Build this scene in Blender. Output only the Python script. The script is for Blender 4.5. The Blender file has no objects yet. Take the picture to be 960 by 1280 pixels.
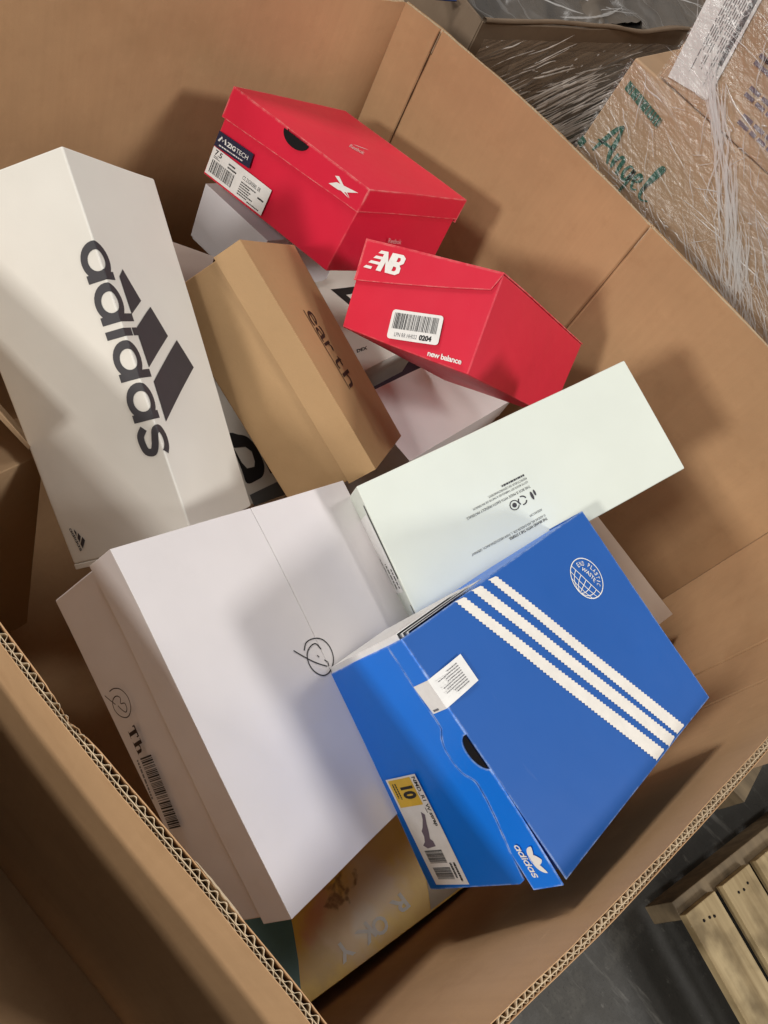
import bpy, bmesh, math, random
from mathutils import Vector, Matrix, noise
random.seed(7)
SC = bpy.context.scene
COL = SC.collection

# ------------------------------------------------------------------ camera, world, lamps, exposure
HC = 1.62                                            # camera height above the warehouse floor
cam_d = bpy.data.cameras.new('camera'); cam = bpy.data.objects.new('camera', cam_d); COL.objects.link(cam)
Rm = ((0.66970481, 0.72888898, -0.14218412), (0.6320318, -0.45889954, 0.62445738), (0.38991188, -0.50806699, -0.76800824))
cam.matrix_world = Matrix(((Rm[0][0], -Rm[0][1], -Rm[0][2], 0), (Rm[1][0], -Rm[1][1], -Rm[1][2], 0),
                           (Rm[2][0], -Rm[2][1], -Rm[2][2], HC), (0, 0, 0, 1)))
cam_d.sensor_fit = 'VERTICAL'; cam_d.sensor_height = 36; cam_d.lens = 36*975/1280
cam_d.clip_start = 0.02; cam_d.clip_end = 200
SC.camera = cam
W = bpy.data.worlds.new('World'); SC.world = W; W.use_nodes = True
W.node_tree.nodes['Background'].inputs[0].default_value = (1.0, 0.95, 0.90, 1)
W.node_tree.nodes['Background'].inputs[1].default_value = 0.15
SC.view_settings.view_transform = 'Standard'; SC.view_settings.look = 'None'
SC.view_settings.exposure = 0.0; SC.view_settings.gamma = 1.0
try: SC.view_settings.use_curve_mapping = False
except Exception: pass

def lamp(name, loc, target, power, sx, sy, col):
    l = bpy.data.lights.new(name, 'AREA'); l.energy = power; l.shape = 'RECTANGLE'; l.size = sx; l.size_y = sy; l.color = col
    o = bpy.data.objects.new(name, l); COL.objects.link(o); o.location = loc
    o.rotation_euler = (Vector(target)-Vector(loc)).to_track_quat('-Z', 'Y').to_euler()
    return o
T0 = (-0.2, 0.7, 0.95)
lamp('high_bay_lamp', (-0.4, -5.6, 3.35), T0, 205, 0.6, 0.6, (1.0, 0.955, 0.89))
lamp('high_bay_lamp.003', (-1.3, -4.4, 5.0), T0, 130, 0.8, 0.8, (1.0, 0.955, 0.89))
lamp('high_bay_lamp.001', (4.2, 2.3, 4.65), T0, 170, 1.0, 1.0, (1.0, 0.97, 0.93))
lamp('high_bay_lamp.004', (0.9, 2.5, 6.4), (-.4, 1.2, .9), 60, 0.8, 0.8, (1.0, 0.97, 0.93))  # added lamp, brightens the film on the wrapped bin
lamp('high_bay_lamp.002', (-5.0, 1.0, 4.2), T0, 165, 1.4, 1.4, (1.0, 0.95, 0.90))

# ------------------------------------------------------------------ measured data: box corners (order 000 001 010 011 100 101 110 111) and print positions on faces
V = {
  'blue': [[-0.0309,0.404,0.8717],[-0.0068,0.3949,1.0321],[-0.0046,0.6974,0.8509],[0.0242,0.7024,1.0219],[0.2043,0.3578,0.8171],[0.2442,0.3781,0.9984],[0.2421,0.6708,0.81],[0.2711,0.6806,0.9848]],
  'th': [[-0.271,0.2354,0.849],[-0.2404,0.2668,0.966],[-0.2386,0.5631,0.7527],[-0.203,0.5956,0.8696],[0.0764,0.1783,0.7709],[0.1086,0.2101,0.8878],[0.1088,0.5055,0.6741],[0.1379,0.5367,0.7911]],
  'green': [[-0.0295,0.5855,0.7831],[-0.0132,0.5297,0.8833],[-0.1882,0.6112,0.8205],[-0.1727,0.5603,0.9248],[0.0621,0.9207,0.9417],[0.0729,0.8699,1.047],[-0.0966,0.9464,0.9791],[-0.0768,0.8928,1.0804]],
  'nb': [[-0.3859,0.7666,0.8873],[-0.447,0.8316,0.9745],[-0.2987,1.0525,0.7057],[-0.354,1.1261,0.7988],[-0.1973,0.7681,0.988],[-0.2569,0.8417,1.0819],[-0.1113,1.0597,0.8113],[-0.165,1.1325,0.9034]],
  'reebok': [[-0.788,0.8613,0.8057],[-0.8001,0.9022,0.9429],[-0.7531,1.1323,0.7467],[-0.7749,1.1668,0.8805],[-0.4902,0.8453,0.8658],[-0.5008,0.8816,0.999],[-0.4523,1.1102,0.8014],[-0.474,1.1452,0.9356]],
  'kraft': [[-0.5397,0.5743,0.8787],[-0.503,0.644,0.9807],[-0.5885,0.7584,0.7707],[-0.5491,0.8298,0.8736],[-0.2304,0.5847,0.7572],[-0.1918,0.6556,0.8599],[-0.279,0.7686,0.649],[-0.2427,0.8374,0.7504]],
  'adidas': [[-0.6951,0.3739,0.9564],[-0.6039,0.4598,1.0741],[-0.7115,0.5115,0.876],[-0.6142,0.5985,0.9934],[-0.3226,0.3118,0.7425],[-0.2374,0.3919,0.8566],[-0.3471,0.4421,0.6576],[-0.2602,0.5273,0.7755]],
  'grey': [[-0.7847,0.8736,0.667],[-0.7966,0.8901,0.77],[-0.7708,1.0708,0.637],[-0.7827,1.0873,0.74],[-0.6212,0.8651,0.6872],[-0.633,0.8817,0.7902],[-0.6073,1.0624,0.6572],[-0.6192,1.0789,0.7602]],
  'flat': [[-0.7549,0.4505,0.66],[-0.7549,0.4505,0.76],[-0.8859,0.6017,0.66],[-0.8859,0.6017,0.76],[-0.5282,0.647,0.66],[-0.5282,0.647,0.76],[-0.6592,0.7981,0.66],[-0.6592,0.7981,0.76]],
  'logo': [[-0.7194,0.747,0.535],[-0.7194,0.747,0.645],[-0.711,1.1669,0.535],[-0.711,1.1669,0.645],[-0.4195,0.741,0.535],[-0.4195,0.741,0.645],[-0.4111,1.1609,0.535],[-0.4111,1.1609,0.645]],
  'dark': [[-0.6508,0.9603,0.44],[-0.6508,0.9603,0.55],[-0.6508,1.2603,0.44],[-0.6508,1.2603,0.55],[-0.4008,0.9603,0.44],[-0.4008,0.9603,0.55],[-0.4008,1.2603,0.44],[-0.4008,1.2603,0.55]],
  'lav': [[-0.3566,0.8776,0.49],[-0.3566,0.8776,0.69],[-0.3416,1.1772,0.49],[-0.3416,1.1772,0.69],[-0.2168,0.8706,0.49],[-0.2168,0.8706,0.69],[-0.2018,1.1702,0.49],[-0.2018,1.1702,0.69]],
  'beige': [[-0.081,0.9593,0.55],[-0.081,0.9593,0.67],[-0.0468,1.1564,0.55],[-0.0468,1.1564,0.67],[0.2442,0.9029,0.55],[0.2442,0.9029,0.67],[0.2784,1.1,0.55],[0.2784,1.1,0.67]],
  'yellow': [[-0.0196,0.2533,0.5],[-0.0196,0.2533,0.62],[0.0837,0.6707,0.5],[0.0837,0.6707,0.62],[0.2134,0.1956,0.5],[0.2134,0.1956,0.62],[0.3166,0.6131,0.5],[0.3166,0.6131,0.62]],
  'dbox': [[-0.659,0.5391,0.5916],[-0.6473,0.5243,0.7101],[-0.616,0.7334,0.6116],[-0.6043,0.7186,0.7301],[-0.3383,0.4723,0.5515],[-0.3266,0.4575,0.67],[-0.2954,0.6666,0.5715],[-0.2836,0.6518,0.69]],
}
U = {
  'rb_label': [[0.0312,0.0359],[0.4923,0.0408],[0.4911,0.346],[0.0263,0.3418]],
  'rb_navy': [[0.0242,0.3491],[0.3036,0.3818],[0.2948,0.5424],[0.0228,0.5174]],
  'rb_vector': [[[0.7806,0.7927],[0.8186,0.8538],[0.9522,0.9026],[0.8891,0.8271],[0.8414,0.7992]],[[0.7939,0.8964],[0.8154,0.9183],[0.9247,0.8029]],[[0.9207,0.7978],[0.8596,0.8314],[0.8485,0.8128]]],
  'rb_notch': [[0.4234,0.9994],[0.5715,0.9999],[0.5102,0.9109],[0.48,0.912],[0.446,0.9449]],
  'rb_lip': [[0.0054,0.6467],[1.004,0.728]],
  'rb_lipR': [[0.0066,0.7234],[0.9948,0.7717]],
  'rb_top': [[0.5504,0.3712],[0.6379,0.4284],[0.465,0.5204]],
  'rb_side': [[0.3968,0.3918],[0.5275,0.3792],[0.3804,0.4523]],
  'nb_lip': [[-0.012,0.5306],[0.9531,0.82],[0.9906,0.9735]],
  'nb_logo': [[0.0395,0.6858],[0.3131,0.6979],[0.0418,0.9173]],
  'nb_label': [[0.3676,0.0608],[0.7425,0.1678],[0.715,0.4575],[0.3494,0.3679]],
  'nb_word': [[0.6935,0.0359],[0.9371,0.067],[0.6887,0.0915]],
  'kr_lip': [[0.0081,0.6677],[0.9985,0.6855]],
  'kr_line': [[0.3067,0.3913],[0.6854,0.4097]],
  'kr_word': [[0.3159,0.411],[0.6788,0.4368],[0.3084,0.5551]],
  'ad_pts': {"a_ring":[0.2697,-0.0049],"a_stem_b":[0.3085,-0.021],"a_stem_t":[0.311,0.0149],"a_top":[0.2227,-0.0025],"d_ring":[0.3721,-0.0054],"d_stem_b":[0.4119,-0.0222],"d_asc":[0.4181,0.0244],"d_top":[0.3291,-0.001],"i_b":[0.4477,-0.0227],"i_t":[0.4508,0.0137],"i_dot_t":[0.4506,0.0283],"d2_ring":[0.5137,-0.0065],"d2_stem_b":[0.554,-0.0235],"d2_asc":[0.5581,0.023],"a2_ring":[0.62,-0.0085],"a2_stem_b":[0.6584,-0.0244],"a2_stem_t":[0.6624,0.0104],"s_left":[0.7013,-0.0248],"s_top":[0.6833,-0.0124],"s_bot":[0.7589,-0.0154],"s_right":[0.7369,0.0092]},
  'ad_bars': [[[0.287,0.0348],[0.3079,0.0242],[0.4038,0.0237],[0.3677,0.0498]],[[0.3825,0.064],[0.4627,0.0803],[0.541,0.0232],[0.4411,0.0224]],[[0.4742,0.0964],[0.5527,0.1159],[0.6821,0.0217],[0.5777,0.0233]]],
  'ad_small': [[0.8883,0.0746],[0.9539,0.0959],[0.8828,0.1501]],
  'gr_lines': {"A":[[0.5071,0.1878],[0.3652,0.1928]],"B":[[0.5064,0.2173],[0.2349,0.2237]],"C":[[0.505,0.2632],[0.4597,0.2666]],"D":[[0.5046,0.4621],[0.2685,0.4713]],"E":[[0.5048,0.5008],[0.3004,0.5055]],"F":[[0.5056,0.5267],[0.363,0.5248]],"G":[[0.5034,0.5562],[0.4161,0.5594]]},
  'gr_icons': [[0.4966,0.3829],[0.4611,0.3845],[0.4305,0.3806]],
  'gr_tag': [[0.7278,0.8351],[0.1791,1.1413]],
  'bl_stripes': [[[0.0217,0.2509],[0.0277,0.2919],[0.988,0.6409],[0.9896,0.5814]],[[0.0238,0.3321],[0.0295,0.3765],[0.9892,0.7206],[0.9948,0.6701]],[[0.0287,0.4176],[0.0344,0.4544],[0.9899,0.7956],[0.9887,0.7399]]],
  'bl_globe': [[0.2483,0.8098],[0.1679,0.7733],[0.3324,0.8446],[0.2039,0.9176],[0.3019,0.7125]],
  'bl_tag': [[0.1751,-0.0257],[0.2942,-0.0223],[0.2808,0.0421],[0.1656,0.0419]],
  'bl_notch': [[0.3999,1.0116],[0.544,1.0062],[0.521,0.9293],[0.469,0.9119],[0.4225,0.9419]],
  'bl_lip': [[1.0197,0.7803],[0.8679,0.7871],[0.744,0.8218],[0.6621,0.8396],[0.5857,0.8451],[0.5667,0.8231],[0.5421,0.7802],[0.4992,0.7592],[0.4469,0.779]],
  'bl_label': [[0.5013,0.0679],[0.974,0.0731],[0.9836,0.3377],[0.502,0.3878]],
  'bl_trefoil': [[0.8342,0.8302],[0.9658,0.8256],[0.8192,0.9482]],
  'th_lip': [[-0.0033,0.6977],[0.8789,0.6522]],
  'th_seam': [[-0.0018,0.5253],[0.5442,0.5177]],
  'th_logo': [[[0.4488,0.4518],[0.4318,0.4748],[0.4333,0.512],[0.4491,0.5427],[0.4782,0.5576],[0.511,0.5519],[0.5332,0.5283],[0.5426,0.5003],[0.5376,0.4758],[0.5166,0.4546],[0.49,0.4471],[0.4629,0.4564],[0.4486,0.4807],[0.4487,0.5084],[0.4718,0.5193]],[[0.434,0.4137],[0.461,0.4384],[0.4954,0.4735],[0.5234,0.5118]],[[0.5025,0.5119],[0.5147,0.5216],[0.5253,0.5167]],[[0.4802,0.4926],[0.4876,0.498]]],
  'th_logo2': [[[0.304,0.1861],[0.3028,0.2552],[0.3126,0.3298],[0.3379,0.3774],[0.3661,0.3636],[0.3842,0.303],[0.3863,0.2387],[0.3734,0.1727],[0.3516,0.1433],[0.3309,0.1719],[0.3234,0.2368],[0.3328,0.2824],[0.3469,0.2559],[0.3509,0.3049],[0.3659,0.3058],[0.3737,0.2712],[0.3626,0.2353],[0.3489,0.2108]],[[0.3078,0.1041],[0.3226,0.1374],[0.3427,0.1866]]],
  'th_word': [[0.4161,0.1876],[0.4913,0.1824],[0.4132,0.3061]],
  'th_bar': [[0.5008,0.1831],[0.7071,0.1167],[0.5029,0.3453]],
  'th_small': [[0.5024,0.1178],[0.6167,0.0649],[0.501,0.1581]],
  'db_D': [[0.6647,0.7662],[0.6755,0.8414],[0.6979,0.8923],[0.7425,0.9174],[0.8021,0.9218],[0.8571,0.9065],[0.8956,0.863],[0.9061,0.8032],[0.9037,0.7214],[0.8374,0.7309]],
  'db_hole': [[0.727,0.7533],[0.7409,0.8412],[0.7714,0.8699],[0.8214,0.8543],[0.8436,0.8326],[0.8395,0.7747],[0.805,0.7576]],
  'db_slice': [[0.7647,0.9299],[0.9017,0.9547],[0.8999,0.9248],[0.8366,0.9239]],
  'db_strip': [[0.958,0.6989],[0.9456,0.9563],[1.0154,0.9668],[1.0124,0.6911]],
  'lg_tri': [[0.3971,0.7679],[0.4403,0.9007],[0.5221,0.8577],[0.5609,0.7862]],
  'lg_hole': [[0.4745,0.8184],[0.4862,0.8688],[0.5218,0.8234]],
  'lg_word': [[0.8754,0.6141],[0.8836,0.6775],[0.8548,0.6258]],
  'ye_teal': [[0.5219,0.0911],[0.6117,0.1769],[0.6866,0.1577],[0.819,0.1296],[0.8044,0.0955],[0.629,0.0601]],
  'ye_white': [[0.542,0.5828],[0.6936,0.6116],[0.841,0.5838],[1.004,0.5397],[1.0298,0.7038],[0.6686,0.7294]],
  'ye_blob': [[0.5769,0.3995],[0.6027,0.4517],[0.7326,0.4768],[0.8266,0.4428],[0.9003,0.3816],[0.8971,0.2988],[0.8118,0.2305],[0.6969,0.2123],[0.6493,0.2835]],
  'ye_pink': [[0.6851,0.2239],[0.6981,0.2595],[0.7532,0.2656],[0.779,0.2333],[0.7451,0.2126]],
  'ye_star': [[0.6693,0.3639],[0.6252,0.4089],[0.5963,0.3421],[0.6589,0.3048],[0.725,0.3874],[0.7373,0.3324]],
  'ye_let': [[[0.8309,0.4905],[0.8463,0.4313]],[[0.8672,0.4151],[0.8585,0.3538]],[[0.8495,0.3569],[0.873,0.2988]],[[0.857,0.2838],[0.8693,0.2236]]],
}

# ------------------------------------------------------------------ materials
def nt(name):
    m = bpy.data.materials.new(name); m.use_nodes = True
    return m, m.node_tree.nodes, m.node_tree.links, m.node_tree.nodes['Principled BSDF']
def N(n, t, **k):
    x = n.new(t)
    for a, b in k.items(): setattr(x, a, b)
    return x
def rgb(c): return (c[0], c[1], c[2], 1)
def mixc(n, l, fac, a, b, blend='MIX'):
    x = n.new('ShaderNodeMix'); x.data_type = 'RGBA'; x.blend_type = blend
    for s, v in ((x.inputs[0], fac), (x.inputs[6], a), (x.inputs[7], b)):
        if hasattr(v, 'links'): l.new(v, s)
        elif isinstance(v, (int, float)): s.default_value = v
        else: s.default_value = rgb(v)
    return x.outputs[2]
def ramp(n, l, src, a, b, ca=0.0, cb=1.0):
    x = n.new('ShaderNodeMapRange'); x.inputs[1].default_value = a; x.inputs[2].default_value = b
    x.inputs[3].default_value = ca; x.inputs[4].default_value = cb; l.new(src, x.inputs[0]); return x.outputs[0]
def tex(n, l, scale, detail=4, rough=0.55, vec=None, stretch=None):
    t = n.new('ShaderNodeTexNoise'); t.inputs['Scale'].default_value = scale; t.inputs['Detail'].default_value = detail
    t.inputs['Roughness'].default_value = rough
    if stretch is not None or vec is None:
        tc = n.new('ShaderNodeTexCoord'); mp = n.new('ShaderNodeMapping')
        if stretch is not None: mp.inputs['Scale'].default_value = stretch
        l.new(tc.outputs['Object'], mp.inputs[0]); l.new(mp.outputs[0], t.inputs['Vector'])
    return t.outputs[0]
def bump(n, l, b, h, strength=0.2, dist=0.001):
    x = n.new('ShaderNodeBump'); x.inputs['Strength'].default_value = strength; x.inputs['Distance'].default_value = dist
    l.new(h, x.inputs['Height']); l.new(x.outputs[0], b.inputs['Normal']); return x

def paper(name, col, rough=0.42, wear=0.35, wearcol=(.8, .76, .72), spec=0.4, mottle=0.025, coat=0.0):
    m, n, l, b = nt(name)
    big = tex(n, l, 9, 3); fine = tex(n, l, 900, 3); scuff = tex(n, l, 38, 6, 0.7)
    dk = [c*(1-mottle*2.2) for c in col]
    c = mixc(n, l, ramp(n, l, big, .3, .7), dk, col)
    sc = ramp(n, l, scuff, .70, .80, 0, 0.12)
    c = mixc(n, l, sc, c, [min(1, x*.8+.03) for x in col])
    scr = tex(n, l, 1.0, 3, .6, stretch=(9, 70, 60)); c = mixc(n, l, ramp(n, l, scr, .73, .78, 0, .16), c, [min(1, x*.85+.09) for x in col])
    smg = tex(n, l, 14, 5, .65); c = mixc(n, l, ramp(n, l, smg, .60, .78, 0, .13), c, [x*.72 for x in col])
    if wear > 0:                                     # paper showing through where edges rubbed
        bv = n.new('ShaderNodeBevel'); bv.samples = 4; bv.inputs['Radius'].default_value = 0.0030
        ge = n.new('ShaderNodeNewGeometry'); dt = n.new('ShaderNodeVectorMath'); dt.operation = 'DOT_PRODUCT'
        l.new(bv.outputs[0], dt.inputs[0]); l.new(ge.outputs['Normal'], dt.inputs[1])
        e = ramp(n, l, dt.outputs['Value'], .985, .82)
        wn = tex(n, l, 70, 5, 0.7)
        mu = n.new('ShaderNodeMath'); mu.operation = 'MULTIPLY'; l.new(e, mu.inputs[0]); l.new(ramp(n, l, wn, .40, .60, .15*wear, min(1, wear*1.35)), mu.inputs[1])
        c = mixc(n, l, mu.outputs[0], c, wearcol)
    l.new(c, b.inputs['Base Color'])
    l.new(ramp(n, l, scuff, .3, .75, rough-.03, rough+.06), b.inputs['Roughness'])
    b.inputs['Specular IOR Level'].default_value = spec
    if coat: b.inputs['Coat Weight'].default_value = coat; b.inputs['Coat Roughness'].default_value = .3
    mix = n.new('ShaderNodeMath'); mix.operation = 'MULTIPLY_ADD'; mix.inputs[1].default_value = .25
    l.new(fine, mix.inputs[0]); l.new(tex(n, l, 30, 3), mix.inputs[2])
    bw = n.new('ShaderNodeBump'); bw.inputs['Strength'].default_value = .35; bw.inputs['Distance'].default_value = .006; l.new(tex(n, l, 8, 2, .5), bw.inputs['Height'])
    bq = bump(n, l, b, mix.outputs[0], .22, .0012); l.new(bw.outputs[0], bq.inputs['Normal'])
    return m

def kraft(name, col, stripes=True, speck=1.0, rough=.8, axis='Z'):
    m, n, l, b = nt(name)
    big = tex(n, l, 3.2, 5, .6); mid = tex(n, l, 26, 5, .65); fib = tex(n, l, 420, 4, .7)
    c = mixc(n, l, ramp(n, l, big, .32, .68), [x*.86 for x in col], [min(1, x*1.08) for x in col])
    c = mixc(n, l, ramp(n, l, mid, .55, .75, 0, .28), c, (col[0]*.72, col[1]*.66, col[2]*.6))
    c = mixc(n, l, ramp(n, l, mid, .28, .42, .22, 0), c, (col[0]*1.18, col[1]*1.2, col[2]*1.25))
    c = mixc(n, l, ramp(n, l, fib, .62, .76, 0, .35*speck), c, (col[0]*.55, col[1]*.48, col[2]*.4))
    c = mixc(n, l, ramp(n, l, fib, .36, .26, 0, .3*speck), c, (col[0]*1.3, col[1]*1.32, col[2]*1.4))
    h = fib
    if stripes:                                      # the flutes showing faintly through the liner
        st = tex(n, l, 1.0, 2, .5, stretch=(120, 120, 1.2))
        c = mixc(n, l, ramp(n, l, st, .35, .65, 0, .085), c, (col[0]*.7, col[1]*.66, col[2]*.6))
        ad = n.new('ShaderNodeMath'); ad.operation = 'MULTIPLY_ADD'; ad.inputs[1].default_value = .6
        l.new(st, ad.inputs[0]); l.new(fib, ad.inputs[2]); h = ad.outputs[0]
    scr = tex(n, l, 1.0, 3, .6, stretch=(7, 9, 95))
    c = mixc(n, l, ramp(n, l, scr, .72, .78, 0, .2), c, (col[0]*1.25, col[1]*1.25, col[2]*1.3))
    wr = tex(n, l, 1.0, 2, .5, stretch=(4.5, 4.5, 6)); ab = n.new('ShaderNodeMath'); ab.operation = 'SUBTRACT'; ab.inputs[1].default_value = .5; l.new(wr, ab.inputs[0])
    ab2 = n.new('ShaderNodeMath'); ab2.operation = 'ABSOLUTE'; l.new(ab.outputs[0], ab2.inputs[0])
    gate = ramp(n, l, tex(n, l, 2.6, 2, .5), .50, .62)
    fold = n.new('ShaderNodeMath'); fold.operation = 'MULTIPLY'; l.new(ramp(n, l, ab2.outputs[0], .010, .001), fold.inputs[0]); l.new(gate, fold.inputs[1])
    c = mixc(n, l, ramp(n, l, fold.outputs[0], 0, 1, 0, .0), c, (col[0]*1.3, col[1]*1.32, col[2]*1.35))
    stn = tex(n, l, 5.5, 4, .6); c = mixc(n, l, ramp(n, l, stn, .56, .70, 0, .26), c, (col[0]*.66, col[1]*.6, col[2]*.52))
    scf = tex(n, l, 1.0, 6, .75, stretch=(16, 16, 30)); c = mixc(n, l, ramp(n, l, scf, .64, .78, 0, .4), c, (min(1, col[0]*1.35), min(1, col[1]*1.4), min(1, col[2]*1.5)))
    l.new(c, b.inputs['Base Color']); b.inputs['Roughness'].default_value = rough; b.inputs['Specular IOR Level'].default_value = .25
    b1 = n.new('ShaderNodeBump'); b1.inputs['Strength'].default_value = .35; b1.inputs['Distance'].default_value = .006; l.new(tex(n, l, 7, 2, .5), b1.inputs['Height'])
    b3 = n.new('ShaderNodeBump'); b3.inputs['Strength'].default_value = .0; b3.inputs['Distance'].default_value = .0015; l.new(fold.outputs[0], b3.inputs['Height']); l.new(b1.outputs[0], b3.inputs['Normal'])
    b2 = bump(n, l, b, h, .25, .0008); l.new(b3.outputs[0], b2.inputs['Normal'])
    return m

def flat(name, col, rough=.5, spec=.35):
    m, n, l, b = nt(name)
    c = mixc(n, l, ramp(n, l, tex(n, l, 60, 5, .7), .35, .7), [x*.9 for x in col], col)
    l.new(c, b.inputs['Base Color']); b.inputs['Roughness'].default_value = rough; b.inputs['Specular IOR Level'].default_value = spec
    return m

M = {}
M['bin'] = kraft('bin_kraft_liner', (.50, .31, .165))
M['flute'] = kraft('corrugated_edge_paper', (.60, .48, .33), stripes=False, speck=.6)
M['kraftbox'] = kraft('kraft_shoebox_board', (.42, .262, .128), stripes=False, speck=.8, rough=.62)
M['oldkraft'] = kraft('plain_kraft_board', (.42, .28, .16), stripes=False)
M['red'] = paper('red_coated_board', (.66, .014, .048), rough=.40, wear=.55, wearcol=(.85, .45, .40))
M['red2'] = paper('crimson_coated_board', (.64, .016, .046), rough=.45, wear=.5, wearcol=(.85, .45, .40))
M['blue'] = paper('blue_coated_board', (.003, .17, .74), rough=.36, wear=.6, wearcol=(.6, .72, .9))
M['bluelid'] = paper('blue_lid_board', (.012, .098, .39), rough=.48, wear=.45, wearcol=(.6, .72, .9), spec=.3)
M['white'] = paper('warm_white_board', (.74, .72, .665), rough=.45, wear=.3)
M['mint'] = paper('greenish_white_board', (.655, .70, .64), rough=.5, wear=.25)
M['lilac'] = paper('pale_lilac_white_board', (.755, .72, .725), rough=.42, wear=.35)
M['grey'] = paper('pale_grey_board', (.62, .61, .64), rough=.45, wear=.2)
M['beige'] = paper('beige_grey_board', (.52, .44, .37), rough=.55, wear=.2)
M['dusk'] = paper('grey_brown_board', (.40, .34, .30), rough=.55, wear=.2)
M['plum'] = paper('dark_plum_board', (.045, .022, .04), rough=.45, wear=.1)
M['yellow'] = paper('yellow_printed_board', (.62, .40, .05), rough=.35, wear=.2)
M['ink'] = flat('black_ink', (.018, .018, .02), .5)
M['charcoal'] = flat('charcoal_ink', (.045, .043, .05), .5)
M['grime'] = flat('grey_ink', (.16, .16, .17), .5)
M['paint'] = flat('white_ink', (.82, .82, .80), .45)
M['cream'] = flat('cream_ink', (.80, .77, .72), .45)
M['sticker'] = flat('white_sticker', (.80, .80, .79), .4)
M['navy'] = flat('navy_ink', (.02, .022, .055), .45)
M['gold'] = flat('yellow_ink', (.72, .47, .05), .45)
M['brownink'] = flat('brown_black_ink', (.025, .013, .01), .55)
M['hole'] = flat('dark_opening', (.012, .011, .012), .9, .1)
M['teal'] = flat('teal_ink', (.10, .22, .21), .45); M['beigeink'] = flat('off_white_margin_ink', (.50, .42, .30), .45)
M['pinkish'] = flat('pink_ink', (.55, .27, .14), .45)
M['petal'] = flat('off_white_ink', (.56, .40, .20), .45)
M['stem'] = flat('brown_ink', (.20, .11, .04), .45)
M['pale_pink'] = flat('pale_pink_ink', (.72, .38, .38), .4)
M['green_ink'] = flat('green_ink', (.02, .13, .09), .6)
M['violet_ink'] = flat('grey_violet_ink', (.16, .13, .17), .6)
M['strip_grey'] = flat('slate_ink', (.13, .14, .145), .4)

# ------------------------------------------------------------------ object helpers
def link(name, me, mat, parent=None, loc=None):
    o = bpy.data.objects.new(name, me); COL.objects.link(o)
    if mat is not None:
        me.materials.clear(); me.materials.append(mat)
    if parent is not None: o.parent = parent
    if loc is not None: o.location = loc
    return o
def thing(name, label, cat, loc=(0, 0, 0), group=None):
    o = bpy.data.objects.new(name, None); COL.objects.link(o); o.location = loc; o.empty_display_size = .05
    o['label'] = label; o['category'] = cat
    if group: o['group'] = group
    return o
def finish(bm, name, sharp=math.radians(38)):
    bm.normal_update()
    for e in bm.edges:
        e.smooth = not (len(e.link_faces) == 2 and e.calc_face_angle(0) > sharp) and len(e.link_faces) == 2
    for f in bm.faces: f.smooth = True
    me = bpy.data.meshes.new(name); bm.to_mesh(me); bm.free(); return me
def bevel(o, w=.001, seg=2):
    b = o.modifiers.new('soft_edge', 'BEVEL'); b.width = w; b.segments = seg; b.limit_method = 'ANGLE'; b.angle_limit = math.radians(40)
    b.harden_normals = True; return o

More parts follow.
